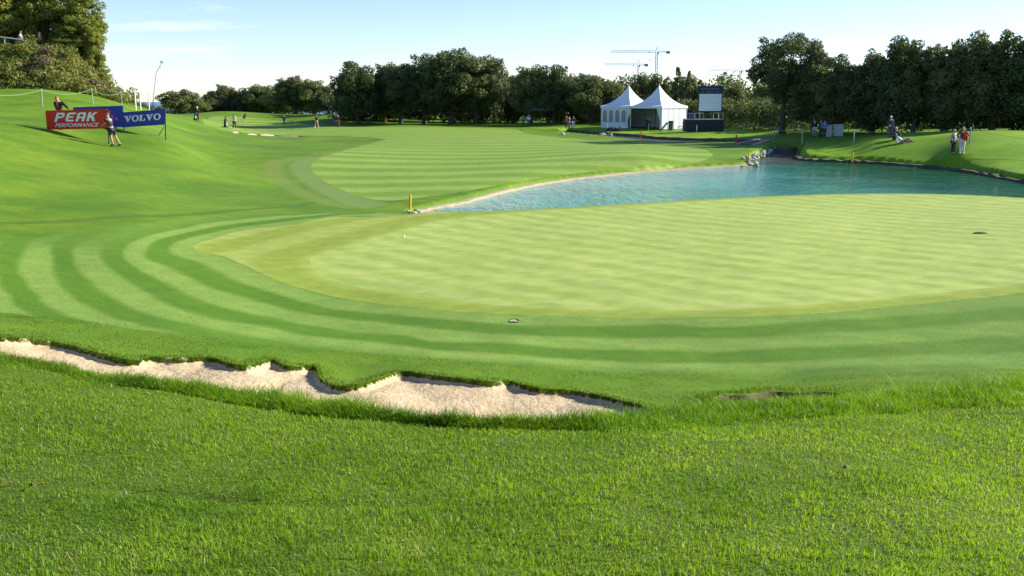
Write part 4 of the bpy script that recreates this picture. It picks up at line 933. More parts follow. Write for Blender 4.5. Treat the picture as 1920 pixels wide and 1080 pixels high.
# ---- people: one continuous skinned body each, clothes and hair as its children
SKIN = []
def skin_mesh(name, V_, E_, R_, mat, parent, sub=1):
    me = bpy.data.meshes.new(name); me.from_pydata([tuple(v) for v in V_], E_, []); me.update()
    o = link(name, me, None, parent); md = o.modifiers.new('skin', 'SKIN'); md.use_smooth_shade = True
    sv = me.skin_vertices[0].data
    for i, r in enumerate(R_): sv[i].radius = (r, r) if not hasattr(r, '__len__') else r
    sv[0].use_root = True
    s = o.modifiers.new('sub', 'SUBSURF'); s.levels = sub; s.render_levels = sub
    SKIN.append((o, mat)); return o
JO = dict(pelvis=((0, 0, .95), (.15, .115)), spine=((0, 0, 1.12), (.135, .10)), chest=((0, 0, 1.32), (.165, .115)), neck=((0, .01, 1.48), .055), head=((0, -.015, 1.60), (.078, .095)), crown=((0, -.005, 1.69), (.065, .075)),
          nose=((0, -.105, 1.595), .016), earl=((-.085, .0, 1.60), .018), earr=((.085, .0, 1.60), .018),
          shl=((-.185, 0, 1.41), .062), ell=((-.25, .03, 1.14), .044), wrl=((-.24, -.06, .91), .032), hal=((-.235, -.08, .84), (.02, .038)),
          shr=((.185, 0, 1.41), .062), elr=((.25, .03, 1.14), .044), wrr=((.24, -.06, .91), .032), har=((.235, -.08, .84), (.02, .038)),
          hil=((-.095, 0, .88), .092), knl=((-.10, -.02, .49), .06), anl=((-.10, .02, .09), .044), tol=((-.12, -.12, .035), .036),
          hir=((.095, 0, .88), .092), knr=((.10, -.02, .49), .06), anr=((.10, .02, .09), .044), tor=((.12, -.12, .035), .036))
ED = [('pelvis', 'spine'), ('spine', 'chest'), ('chest', 'neck'), ('neck', 'head'), ('head', 'crown'), ('head', 'nose'), ('head', 'earl'), ('head', 'earr'), ('chest', 'shl'), ('shl', 'ell'), ('ell', 'wrl'), ('wrl', 'hal'),
      ('chest', 'shr'), ('shr', 'elr'), ('elr', 'wrr'), ('wrr', 'har'), ('pelvis', 'hil'), ('hil', 'knl'), ('knl', 'anl'), ('anl', 'tol'), ('pelvis', 'hir'), ('hir', 'knr'), ('knr', 'anr'), ('anr', 'tor')]
POSES = dict(
    stand={}, hips=dict(ell=(-.36, .06, 1.18), wrl=(-.19, -.08, 1.02), hal=(-.15, -.10, .97), elr=(.36, .06, 1.18), wrr=(.19, -.08, 1.02), har=(.15, -.10, .97)),
    walk=dict(knl=(-.10, -.16, .50), anl=(-.10, -.24, .10), tol=(-.11, -.38, .05), knr=(.10, .06, .50), anr=(.10, .28, .14), tor=(.11, .18, .04), ell=(-.25, .12, 1.16), wrl=(-.24, .10, .93), hal=(-.235, .08, .86), elr=(.25, -.08, 1.15), wrr=(.24, -.24, .98), har=(.235, -.29, .93)),
    fold=dict(ell=(-.25, -.04, 1.14), wrl=(-.06, -.20, 1.14), hal=(.02, -.21, 1.16), elr=(.25, -.04, 1.12), wrr=(.06, -.21, 1.10), har=(-.02, -.22, 1.10)),
    bend=dict(spine=(0, -.10, 1.08), chest=(0, -.30, 1.20), neck=(0, -.42, 1.30), head=(0, -.52, 1.37), crown=(0, -.57, 1.45), nose=(0, -.60, 1.32), earl=(-.085, -.51, 1.37), earr=(.085, -.51, 1.37), shl=(-.185, -.32, 1.24), shr=(.185, -.32, 1.24), ell=(-.18, -.36, .98), wrl=(-.06, -.42, .78), hal=(-.02, -.44, .70), elr=(.18, -.36, .98), wrr=(.06, -.42, .80), har=(.02, -.44, .72)),
    sit=dict(pelvis=(0, .02, .16), spine=(0, .04, .34), chest=(0, .03, .54), neck=(0, .02, .70), head=(0, 0, .82), crown=(0, .01, .91), nose=(0, -.09, .815), earl=(-.085, .01, .82), earr=(.085, .01, .82), shl=(-.185, .02, .63), shr=(.185, .02, .63), ell=(-.25, -.06, .40), wrl=(-.17, -.28, .42), hal=(-.15, -.34, .43), elr=(.25, -.06, .40), wrr=(.17, -.28, .42), har=(.15, -.34, .43),
        hil=(-.095, -.02, .15), knl=(-.13, -.40, .46), anl=(-.13, -.58, .09), tol=(-.14, -.70, .04), hir=(.095, -.02, .15), knr=(.13, -.42, .45), anr=(.13, -.60, .09), tor=(.14, -.72, .04)),
    recline=dict(pelvis=(0, 0, .14), spine=(-.16, 0, .24), chest=(-.34, 0, .38), neck=(-.46, 0, .50), head=(-.54, -.02, .59), crown=(-.59, -.01, .67), nose=(-.50, -.10, .60), earl=(-.57, -.08, .57), earr=(-.54, .07, .61), shl=(-.40, -.17, .44), shr=(-.38, .17, .46), ell=(-.55, -.22, .22), wrl=(-.42, -.34, .04), hal=(-.36, -.38, .04), elr=(-.20, .24, .30), wrr=(.02, .18, .28), har=(.08, .16, .28),
        hil=(.06, -.08, .13), knl=(.42, -.12, .34), anl=(.70, -.12, .09), tol=(.82, -.14, .07), hir=(.06, .08, .14), knr=(.45, .12, .15), anr=(.84, .12, .09), tor=(.90, .10, .16)),
    # man who steadies the red board from behind: bent to the right, both arms on the top edge
    brace=dict(spine=(.03, -.02, 1.10), chest=(.05, -.10, 1.28), neck=(.05, -.16, 1.42), head=(.04, -.21, 1.53), crown=(.03, -.21, 1.62), nose=(.06, -.30, 1.52), earl=(-.04, -.20, 1.53), earr=(.12, -.20, 1.54), shl=(-.13, -.12, 1.35), shr=(.23, -.10, 1.36), ell=(.02, -.30, 1.08), wrl=(.26, -.38, .98), hal=(.33, -.40, .97), elr=(.46, -.24, 1.20), wrr=(.66, -.36, 1.04), har=(.72, -.38, 1.01)),
    # man who pushes at the end of the board: leaning to the left, back leg stretched
    push=dict(pelvis=(.02, 0, .93), spine=(-.02, -.02, 1.10), chest=(-.06, -.03, 1.30), neck=(-.09, -.03, 1.45), head=(-.10, -.05, 1.57), crown=(-.11, -.04, 1.66), nose=(-.19, -.08, 1.56), earl=(-.12, -.14, 1.57), earr=(-.08, .04, 1.57), shl=(-.13, -.20, 1.38), shr=(.0, .15, 1.39), ell=(-.24, -.22, 1.16), wrl=(-.40, -.10, 1.04), hal=(-.46, -.06, 1.03), elr=(-.12, .20, 1.14), wrr=(-.34, .14, 1.08), har=(-.41, .12, 1.08),
        hil=(-.02, -.09, .86), knl=(.02, -.12, .47), anl=(.10, -.10, .10), tol=(-.02, -.13, .035), hir=(.08, .09, .87), knr=(.20, .08, .46), anr=(.40, .08, .10), tor=(.28, .08, .035)))
FABRIC = {}
def fab(rgb):
    if rgb not in FABRIC: FABRIC[rgb] = plain('cloth', rgb, 0.85, 0.2, 10)
    return FABRIC[rgb]
M_skin = plain('skin', (0.46, 0.26, 0.18), 0.55, 0.08, 12)
def person(loc, h, pose, label, top, legs, hair=(0.10, 0.06, 0.035), rz=0.0, sleeves=True, shorts=False, cap=None, shoe=(0.05, 0.05, 0.05), group=None):
    t = empty('person', loc, rz, h / 1.74); tag(t, label, 'person', group)
    J = {k: (np.array(POSES[pose].get(k, v[0]), float), v[1]) for k, v in JO.items()}
    V_ = [J[k][0] for k in JO]; R_ = [J[k][1] for k in JO]; nm = list(JO); E_ = [(nm.index(a), nm.index(b)) for a, b in ED]
    for s in ('l', 'r'):          # fingers and thumb
        w, hnd = J['wr' + s][0], J['ha' + s][0]; d = hnd - w; d /= np.linalg.norm(d); side = np.cross(d, [1.0, 0.2, 0.1]); side /= np.linalg.norm(side); cu = np.cross(side, d); hi = nm.index('ha' + s)
        for f, (off, L) in enumerate(((-.030, .075), (-.010, .088), (.010, .085), (.030, .068))):
            a = len(V_); V_ += [hnd + side * off + d * .03, hnd + side * off * 1.15 + d * L + cu * 0.015]; R_ += [.0095, .008]; E_ += [(hi, a), (a, a + 1)]
        a = len(V_); V_ += [w + (hnd - w) * .6 + side * .035, hnd + side * .062 + d * .012]; R_ += [.011, .009]; E_ += [(hi, a), (a, a + 1)]
    skin_mesh('body', V_, E_, R_, M_skin, t)
    def sub(name, keys, edges, mat, grow, cut=None):
        V2, R2 = [], []
        for k in keys:
            p, r = J[k]; g = np.array(r if hasattr(r, '__len__') else (r, r)) * 1.10 + grow
            if cut and k in cut: p = J[cut[k][0]][0] + (p - J[cut[k][0]][0]) * cut[k][1]
            V2.append(p); R2.append(tuple(g))
        skin_mesh(name, V2, [(keys.index(a), keys.index(b)) for a, b in edges], R2, mat, t)
    if sleeves: sub('jacket', ['chest', 'spine', 'pelvis', 'neck', 'shl', 'ell', 'wrl', 'shr', 'elr', 'wrr'], [('chest', 'spine'), ('spine', 'pelvis'), ('chest', 'neck'), ('chest', 'shl'), ('shl', 'ell'), ('ell', 'wrl'), ('chest', 'shr'), ('shr', 'elr'), ('elr', 'wrr')], fab(top), .014, {'neck': ('chest', .55)})
    else: sub('shirt', ['chest', 'spine', 'pelvis', 'neck', 'shl', 'ell', 'shr', 'elr'], [('chest', 'spine'), ('spine', 'pelvis'), ('chest', 'neck'), ('chest', 'shl'), ('shl', 'ell'), ('chest', 'shr'), ('shr', 'elr')], fab(top), .014, {'neck': ('chest', .55), 'ell': ('shl', .7), 'elr': ('shr', .7)})
    if shorts: sub('shorts', ['pelvis', 'hil', 'knl', 'hir', 'knr'], [('pelvis', 'hil'), ('hil', 'knl'), ('pelvis', 'hir'), ('hir', 'knr')], fab(legs), .022, {'knl': ('hil', .85), 'knr': ('hir', .85)})
    else: sub('trousers', ['pelvis', 'hil', 'knl', 'anl', 'hir', 'knr', 'anr'], [('pelvis', 'hil'), ('hil', 'knl'), ('knl', 'anl'), ('pelvis', 'hir'), ('hir', 'knr'), ('knr', 'anr')], fab(legs), .016)
    hd, cr = J['head'][0], J['crown'][0]; up = (cr - hd) / np.linalg.norm(cr - hd); m = MB(); c = hd + up * .055 + np.array([0, .022, 0]); m.ball(c, .108, 9, 6, (.88, 1.0, .86), .05)
    m.build('cap' if cap else 'hair', fab(cap or hair), t, True)
    if cap:
        f = (J['nose'][0] - hd); f /= np.linalg.norm(f); m = MB(); b = hd + up * .055; side = np.cross(f, up)
        m.add([b + f * .08 + side * .07, b + f * .08 - side * .07, b + f * .19 - side * .05, b + f * .19 + side * .05] + [b + f * .08 + side * .07 + up * .012, b + f * .08 - side * .07 + up * .012, b + f * .19 - side * .05 + up * .012, b + f * .19 + side * .05 + up * .012], [(0, 1, 2, 3), (7, 6, 5, 4), (0, 4, 5, 1), (1, 5, 6, 2), (2, 6, 7, 3), (3, 7, 4, 0)]); m.build('peak', fab(cap), t)
    for s in ('l', 'r'):
        a, b = J['an' + s][0], J['to' + s][0]; m = MB(); mid = (a + b) / 2; m.tube([a + (a - b) * .35 - [0, 0, .035], a - [0, 0, .03], mid - [0, 0, .012], b, b + (b - a) * .15], [.03, .05, .05, .045, .02], 7); m.build('shoe', fab(shoe), t, True)
    return t
def at_px(u, v, Y=None):
    g = G(u, v) if Y is None else ground(u, v, Y); return g
def ph(v0, v1, loc): return abs(v1 - v0) / FPX * loc[1] * 0.96
pg = 'players and caddies on the fairway'; sg = 'spectators under the trees'
B = ground(113, 240, 52.75); person((B[0], B[1], B[2]), 1.80, 'brace', 'person in a black jacket bracing the top of the red board from behind', (0.018, 0.020, 0.022), (0.03, 0.03, 0.035), (0.30, 0.13, 0.06))
B = at_px(211, 274); person((B[0] - 0.02, B[1], B[2]), 1.68, 'push', 'person in dark shirt and shorts leaning against the right end of the red board', (0.035, 0.040, 0.055), (0.045, 0.042, 0.055), (0.24, 0.11, 0.06), sleeves=False, shorts=True)
for (u, v0, v1, Y, pose, lb, top, lg_, kw) in [
    (371, 207, 228, 152, 'stand', 'person in dark clothes and white cap beside a stand bag, farthest left on the fairway', (0.03, 0.028, 0.03), (0.10, 0.065, 0.045), dict(cap=(0.8, 0.8, 0.8))),
    (440, 216, 243, 130, 'walk', 'person in a white shirt and dark trousers walking near the small far bunkers', (0.75, 0.75, 0.75), (0.055, 0.04, 0.05), dict(sleeves=False, shoe=(.5, .5, .5))),
    (458, 209, 229, 168, 'bend', 'person in dark top and shorts bending over on the fairway', (0.05, 0.045, 0.05), (0.07, 0.06, 0.06), dict(shorts=True, shoe=(.8, .8, .8), rz=0.9)),
    (533, 214, 234, 156, 'walk', 'person in a blue jacket walking alone in front of the far grove', (0.04, 0.06, 0.20), (0.06, 0.06, 0.075), dict(rz=0.6)),
    (594, 215, 239, 135, 'walk', 'person in navy top and beige trousers on the fairway', (0.035, 0.03, 0.06), (0.50, 0.38, 0.26), dict(rz=-0.5, shoe=(.7, .7, .7))),
    (634, 214, 239, 136, 'stand', 'person in black top and maroon trousers in front of the silvery oak', (0.02, 0.018, 0.022), (0.16, 0.075, 0.085), {})]:
    B = at_px(u, v1); person(B, min(1.9, max(1.62, ph(v0, v1, B))), pose, lb, top, lg_, group=pg, **kw)
for (u, v0, v1, Y, pose, lb, top, lg_, kw) in [
    (620, 199, 216, 172, 'stand', 'person in a blue top beside the pale leaning trunk', (0.10, 0.14, 0.42), (0.45, 0.42, 0.36), {}),
    (991, 218, 238, 141, 'hips', 'person in a white shirt in the shade near the dark shelter', (0.72, 0.72, 0.72), (0.12, 0.13, 0.12), dict(cap=(.7, .7, .7))),
    (981, 221, 238, 142, 'stand', 'faint person in grey standing in the shade, left of the man in white', (0.16, 0.17, 0.16), (0.10, 0.11, 0.10), {}),
    (1062, 216, 239, 131, 'fold', 'person in an orange brown jacket and dark trousers on the path', (0.30, 0.16, 0.05), (0.07, 0.08, 0.12), dict(hair=(.35, .2, .1))),
    (1067, 217, 239, 130.5, 'stand', 'person in dark grey standing close to the one in orange brown', (0.06, 0.06, 0.065), (0.10, 0.11, 0.17), dict(rz=0.7)),
    (1075, 219, 239, 130, 'hips', 'person in navy top with white trousers on the path', (0.03, 0.035, 0.07), (0.75, 0.75, 0.68), {}),
    (1213, 225, 242, 125.5, 'stand', 'dark figure of a person standing inside the open tent', (0.03, 0.03, 0.035), (0.03, 0.03, 0.03), {}),
    (1217, 224, 240, 126.3, 'fold', 'person in a white top inside the open tent', (0.65, 0.65, 0.65), (0.05, 0.05, 0.06), dict(rz=-1.2)),
    (1526, 233, 258, 90, 'stand', 'person in black top and pale shorts in the shade by the cabinets', (0.02, 0.02, 0.025), (0.55, 0.62, 0.62), dict(shorts=True)),
    (1538, 226, 257, 88, 'stand', 'person in dark blue standing between the one in shorts and the blue jacket', (0.025, 0.03, 0.06), (0.025, 0.03, 0.05), dict(rz=0.8)),
    (1545, 224, 257, 87, 'hips', 'person in a bright blue and white jacket by the cabinets', (0.10, 0.16, 0.52), (0.04, 0.04, 0.045), {}),
    (1668, 221, 262, 76, 'stand', 'person in a navy jacket standing in the dark edge of the wood', (0.03, 0.05, 0.11), (0.09, 0.09, 0.10), dict(cap=(.75, .72, .7))),
    (1679, 248, 267, 74.5, 'sit', 'person with a pale cap sitting at the edge of the shade', (0.05, 0.04, 0.035), (0.05, 0.05, 0.05), dict(cap=(.7, .62, .42))),
    (1692, 252, 269, 73, 'recline', 'person in a white top reclining on the grass', (0.70, 0.74, 0.76), (0.30, 0.22, 0.20), dict(hair=(.12, .08, .05))),
    (1787, 239, 282, 64.4, 'stand', 'person with blond hair, grey top and black trousers on the pond bank', (0.30, 0.36, 0.38), (0.012, 0.012, 0.014), dict(hair=(.55, .43, .26), rz=0.5)),
    (1803, 233, 284, 63.6, 'hips', 'person in dark red top and white trousers with a red bag', (0.20, 0.035, 0.045), (0.68, 0.67, 0.60), dict(hair=(.50, .36, .22), rz=-0.4, shoe=(.7, .7, .7)))]:
    B = ground(u, v1, Y)
    t = person(B, min(1.86, max(1.58, ph(v0, v1, B))) if pose not in ('sit', 'recline') else 1.74, pose, lb, top, lg_, group=sg, **kw)
    if u == 1803:
        m = MB(); m.ball((.17, -.17, 1.06), .20, 10, 7, (.85, .5, 1.0), .06); hb = m.build('shoulder_bag', fab((0.62, 0.05, 0.02)), None, True); hb.location = t.location; hb.rotation_euler = t.rotation_euler; hb.scale = t.scale
        m = MB(); m.tube([(.17, -.17, 1.22), (.10, -.16, 1.36), (-.06, -.10, 1.49), (-.06, .13, 1.42), (.22, .06, 1.15), (.2, -.12, 1.12)], .014, 5); m.build('strap', fab((0.55, 0.12, 0.06)), hb)
        tag(hb, 'orange red shoulder bag carried by the woman in white trousers', 'bag')
for (u, lb, top, hr) in [(40, 'person in a white shirt walking behind the scrub on the bank', (0.75, 0.75, 0.76), (.30, .12, .08)), (75, 'person in a brownish pink top walking behind the scrub on the bank', (0.36, 0.17, 0.15), (.28, .12, .06))]:
    x_, _ = ray(u, 80); Yp = 93.8; zz = float(Hb(x_ * Yp, Yp)); z_head = CAMZ + (190 - (64 if u == 40 else 66)) / FPX * Yp
    person((x_ * Yp, Yp, zz), max(1.6, min(1.95, z_head - zz)), 'walk', lb, top, (0.06, 0.06, 0.08), hr, rz=-1.4, sleeves=False, group='walkers on the bank path')
# bake all skinned meshes at once
bpy.context.view_layer.update(); dg = bpy.context.evaluated_depsgraph_get(); baked = []
for o, mat in SKIN:
    me = bpy.data.meshes.new_from_object(o.evaluated_get(dg)); baked.append((o, me, mat))
for o, me, mat in baked:
    o.modifiers.clear(); o.data = me; me.name = o.name.split('.')[0]; me.materials.clear(); me.materials.append(mat)
    me.polygons.foreach_set('use_smooth', np.ones(len(me.polygons), bool))

# ---- golf bags
def golf_bag(loc, rz, label, body, trolley):
    t = empty('golf_trolley' if trolley else 'golf_bag', loc, rz); tag(t, label, 'golf trolley' if trolley else 'golf bag', 'golf bags on the fairway')
    m = MB(); m.tube([(0, 0, .12), (.08, .02, .5), (.20, .05, .98)], [.13, .14, .15], 10); m.build('bag', fab(body), t, True)
    m = MB(); m.ball((.10, -.13, .45), .13, 8, 6, (.7, .6, 1.3)); m.build('pocket', fab((.55, .55, .55)), t, True)
    m = MB()
    for i in range(7):
        a = i * .9; x, y = .20 + .07 * math.cos(a), .05 + .07 * math.sin(a); m.tube([(x, y, .95), (x + .06, y + .02, 1.15 + .02 * i)], .010, 4); m.ball((x + .065, y + .02, 1.17 + .02 * i), .045, 6, 4, (1, .7, .7))
    m.build('clubs', M_black, t, True)
    if trolley:
        for sx in (-1, 1):
            m = MB(); n = 14; pts_ = [(.0 + .15 * math.cos(2 * math.pi * k / n), sx * .30, .15 + .15 * math.sin(2 * math.pi * k / n)) for k in range(n + 1)]; m.tube(pts_, .022, 5, False); m.tube([(0, sx * .27, .15), (0, sx * .33, .15)], .03, 6); m.build('wheel', M_black, t, True)
        m = MB(); m.tube([(0, -.3, .15), (0, .3, .15)], .015, 5); m.tube([(0, 0, .15), (.30, .02, .8), (.50, .02, 1.0)], .016, 5); m.build('chassis', M_metal, t)
    else:
        for sx in (-1, 1): m = MB(); m.tube([(.16, .02 + sx * .05, .78), (.40, sx * .25, .02)], .012, 5); m.build('stand_leg', M_black, t)
golf_bag(at_px(422, 241), 1.2, 'dark golf bag on a two wheeled trolley left of the walker in white', (0.03, 0.03, 0.035), True)
golf_bag(at_px(365, 228), 0.3, 'dark stand bag beside the person in the white cap', (0.03, 0.028, 0.03), False)
golf_bag(at_px(628, 236), 2.4, 'blue and grey golf bag just left of the person in maroon trousers', (0.16, 0.20, 0.30), False)

# ---- marker stakes
def stake(u, v, h, mat, label, cat='stake', r=0.045, group=None, tilt=0.0):
    g = G(u, v); t = empty('marker_stake', g); tag(t, label, cat, group); t.rotation_euler = (0, tilt, random.uniform(0, 3))
    m = MB(); m.tube([(0, 0, -.15), (0, 0, h - .03), (0, 0, h)], [r, r, r * .6], 8); m.build('shaft', mat, t)
    m = MB(); m.tube([(0, 0, h - .10), (0, 0, h - .06)], r * 1.06, 8); m.build('band', mat, t); return t
stake(769, 397, .66, M_yellow, 'yellow hazard stake nearest the camera, at the left tip of the pond', r=.045, group='yellow hazard stakes', tilt=.03)
stake(1404, 303, .58, M_yellow, 'yellow hazard stake beside the row of white stones at the stream mouth', r=.055, group='yellow hazard stakes')
stake(1598, 300, .55, M_yellow, 'yellow hazard stake on the right bank above the pond', r=.06, group='yellow hazard stakes')
stake(1201, 258, .85, M_redpaint, 'thin red stake on the grass in front of the open tent', r=.05, group='red hazard stakes')
stake(1380, 271, .85, M_redpaint, 'red stake by the stone steps at the stream', r=.06, group='red hazard stakes')
stake(1138, 246, .95, M_postw, 'short grey post at the left corner of the tents', r=.06, group='grey posts by the tents')
stake(1216, 245, .90, M_postw, 'short grey post in front of the tent opening', r=.05, group='grey posts by the tents')
stake(1306, 248, .85, M_postw, 'short grey post in front of the scoreboard skirt', r=.05, group='grey posts by the tents')
# ---- rope fences
def rope_fence(name, posts, h, label, pm, rm, sag=0.28, r=0.04, rr=0.018):
    o = posts[0]; t = empty(name, o); tag(t, label, 'rope fence'); tops = []
    for i, p in enumerate(posts):
        q = np.array(p) - o; dx = random.uniform(-.06, .06); m = MB(); m.tube([(q[0], q[1], q[2] - .2), (q[0] + dx, q[1], q[2] + h)], r, 7); pt = m.build('post', pm, t); m = MB(); m.ball((q[0] + dx, q[1], q[2] + h), r * 1.7, 7, 5); m.build('knob', pm, pt); tops.append(Vector((q[0] + dx, q[1], q[2] + h * .97)))
    for a, b in zip(tops[:-1], tops[1:]):
        m = MB(); m.tube([a.lerp(b, k / 10) - Vector((0, 0, sag * 4 * (k / 10) * (1 - k / 10))) for k in range(11)], rr, 5); m.build('rope', rm, t)
rope_fence('rope_fence', [ground(-60, 200, 60), ground(80, 200, 68), ground(175, 198, 75), ground(229, 192, 84)], 1.15, 'pale posts linked by a sagging green rope below the planted bank', M_postw, M_rope, .33, .032, .012)
rope_fence('rope_fence', [ground(1395, 252, 112), ground(1451, 256, 95), ground(1504, 268, 84), ground(1601, 264, 76.5), ground(1817, 281, 65.5), ground(2000, 283, 60)], 1.0, 'grey posts with a thin rope along the edge of the right wood', M_postw, M_rope, .2, .045, .012)
t = empty('rope_line', P(-10, 68, 93)); tag(t, 'white rope strung along the path on the bank', 'rope line'); m = MB(); o = Vector(t.location)
m.tube([Vector(P(u, v, 93)) - o for u, v in [(-10, 68), (0, 69), (20, 71.5), (38, 74), (48, 76), (64, 84), (86, 88.5), (98, 90)]], .055, 5); m.build('rope', M_ropew, t)
m = MB()
for u in (8, 64): x_, _ = ray(u, 80); m.tube([Vector((x_ * 93, 93, float(Hb(x_ * 93, 93)) - .2)) - o, Vector(P(u, 70 if u < 20 else 83, 93)) - o], .05, 6)
m.build('posts', M_postw, t)
for i, (u, v) in enumerate([(255, 190), (264, 192), (280, 190)]):
    stake(u, 206, 1.6, M_ropew, ('leftmost', 'middle', 'rightmost')[i] + ' of three thin white poles beyond the blue board', 'pole', .05, 'thin white poles by the shore')

# ---- tents
TZ = CAMZ - 3.42; C = P(1240, 243, 123.0); C[2] = TZ
dl = Vector((-.68, .733, 0)).normalized(); dr = Vector((dl.y, -dl.x, 0)); LT = 5.0; WH = 2.85; RH = 2.55
def tent(i, label):
    c = Vector((C[0], C[1], TZ)) + dl * (LT / 2 + i * LT) + dr * (LT / 2)
    t = empty('pagoda_tent', c, math.atan2(dr.y, dr.x)); tag(t, label, 'tent', 'white pagoda tents'); h = LT / 2
    # concave roof with a valance
    V_, F_ = [], []; K = 14; S = 10; ring = []
    for k in range(K + 1):
        q = 1 - k / K; z = WH + RH * (0.25 * (1 - q) + 0.75 * (1 - q) ** 2.3); r_ = max(h * 1.03 * q, .03); row = []
        for e in range(4):
            a, b = [((-1, -1), (1, -1)), ((1, -1), (1, 1)), ((1, 1), (-1, 1)), ((-1, 1), (-1, -1))][e]
            for s in range(S):
                f = s / S; x = a[0] + (b[0] - a[0]) * f; y = a[1] + (b[1] - a[1]) * f; dip = 0.05 * math.sin(math.pi * f) * q
                row.append(len(V_)); V_.append((x * r_, y * r_, z - dip))
        ring.append(row)
    n = 4 * S
    low = []
    for j in range(n): x, y, z = V_[ring[0][j]]; low.append(len(V_)); V_.append((x, y, WH - .30))
    for j in range(n): F_.append((low[j], low[(j + 1) % n], ring[0][(j + 1) % n], ring[0][j]))
    for k in range(K):
        for j in range(n): F_.append((ring[k][j], ring[k][(j + 1) % n], ring[k + 1][(j + 1) % n], ring[k + 1][j]))
    F_.append(tuple(ring[K]))
    me = bpy.data.meshes.new('roof'); me.from_pydata(V_, [], F_); me.update(); ro = link('roof', me, M_white, t)
    m = MB(); m.tube([(0, 0, WH + RH - .05), (0, 0, WH + RH + .18)], [.07, .03], 8); m.build('finial', M_white, ro)
    for sx in (-1, 1):
        for sy in (-1, 1): m = MB(); m.box((sx * (h - .03), sy * (h - .03), WH / 2 - .06), (.08, .08, WH - .12)); m.build('post', M_metal, t)
    return t, h
def cloth_wall(name, a, b, z0, z1, mat, parent, amp=0.04, waves=9, n=48, th=0.012):
    """hanging canvas between two plan points, with shallow folds"""
    a, b = Vector((*a, 0)), Vector((*b, 0)); d = (b - a); nn = Vector((d.y, -d.x, 0)).normalized(); V_, F_ = [], []
    for k in range(n + 1):
        f = k / n; w = amp * math.sin(f * waves * 2 * math.pi + 2 * math.sin(f * 5)) * 0.6 + amp * .4 * math.sin(f * waves * 4.3)
        for zz, g in ((z0, 1.0), ((z0 + z1) / 2, .8), (z1, .12)): p = a + d * f + nn * w * g; V_.append((p.x, p.y, zz))
        if k: q = 3 * k; F_ += [(q - 3, q, q + 1, q - 2), (q - 2, q + 1, q + 2, q - 1)]
    me = bpy.data.meshes.new(name); me.from_pydata(V_, [], F_); me.update(); return link(name, me, mat, parent, True)
t2, h = tent(0, 'right white pagoda tent with an open front and a plain side wall in the sun')
cloth_wall('side_wall', (-h + .03, -h + .02), (h, -h + .02), .04, WH - .28, M_whitewall, t2, .05, 6)
cloth_wall('back_wall', (h - .06, h), (h - .06, -h), .04, WH - .28, M_whitewall, t2, .02, 4)
t1, h = tent(1, 'left white pagoda tent with four arched windows in its front wall')
cloth_wall('back_wall', (h - .06, h), (h - .06, -h), .04, WH - .28, M_whitewall, t1, .02, 4)
cloth_wall('end_wall', (h, h - .04), (-h, h - .04), .04, WH - .28, M_whitewall, t1, .02, 4)
cloth_wall('front_wall', (-h + .02, -h + .75), (-h + .02, h), .04, WH - .28, M_whitewall, t1, .006, 3)
for k in range(4):
    yc = h - .68 - k * 1.06; x0 = -h + .02; w = .36; zb, zs = .78, 1.80; arc = [(yc + w * math.cos(a), zs + .55 * math.sin(a)) for a in np.linspace(0, math.pi, 13)]
    poly = [(yc - w, zb), (yc + w, zb)] + arc
    m = MB(); v = [(x0 - .028, y, z) for y, z in poly] + [(x0 - .012, y, z) for y, z in poly]; n = len(poly); m.add(v, [tuple(range(n))[::-1], tuple(range(n, 2 * n))] + [(i, (i + 1) % n, n + (i + 1) % n, n + i) for i in range(n)]); wd = m.build('window', M_pane, t1)
    m = MB(); loop = [(x0 - .035, y, z) for y, z in poly] + [(x0 - .035, *poly[0])]; m.tube(loop, .035, 5, False); m.build('frame', M_whitewall, wd)
    m = MB(); m.tube([(x0 - .038, yc, zb), (x0 - .038, yc, zs + .5)], .018, 4); m.tube([(x0 - .038, yc - w, zs), (x0 - .038, yc + w, zs)], .018, 4)
    for q in (-.5, .5): m.tube([(x0 - .038, yc + q * w, zb), (x0 - .038, yc + q * w, zs)], .010, 4)
    for q in (1.12, 1.46): m.tube([(x0 - .038, yc - w, q), (x0 - .038, yc + w, q)], .010, 4)
    m.tube([(x0 - .038, yc + w * .5 * math.cos(a), zs + .27 * math.sin(a)) for a in np.linspace(0, math.pi, 9)], .014, 4); m.build('muntin', M_whitewall, wd)
def curtain(parent, x, y0, wtop, wtie, sgn):
    V_, F_ = [], []; prof = [(WH - .28, wtop), (2.0, wtop * .78), (1.35, wtop * .45), (1.0, wtie), (.55, wtie * 1.15), (.06, wtie * 1.5)]; n = 12
    for z, w in prof:
        for k in range(n + 1): f = k / n; V_.append((x + .05 * math.sin(f * 9) * (0.4 + w), y0 + sgn * w * f, z))
    for r_ in range(len(prof) - 1):
        for k in range(n): q = r_ * (n + 1) + k; F_.append((q, q + 1, q + n + 2, q + n + 1))
    me = bpy.data.meshes.new('curtain'); me.from_pydata(V_, [], F_); me.update(); link('curtain', me, M_whitewall, parent, True)
curtain(t1, -h + .02, -h + .80, .95, .30, -1); curtain(t2, -h + .02, -h + .05, .80, .22, 1)
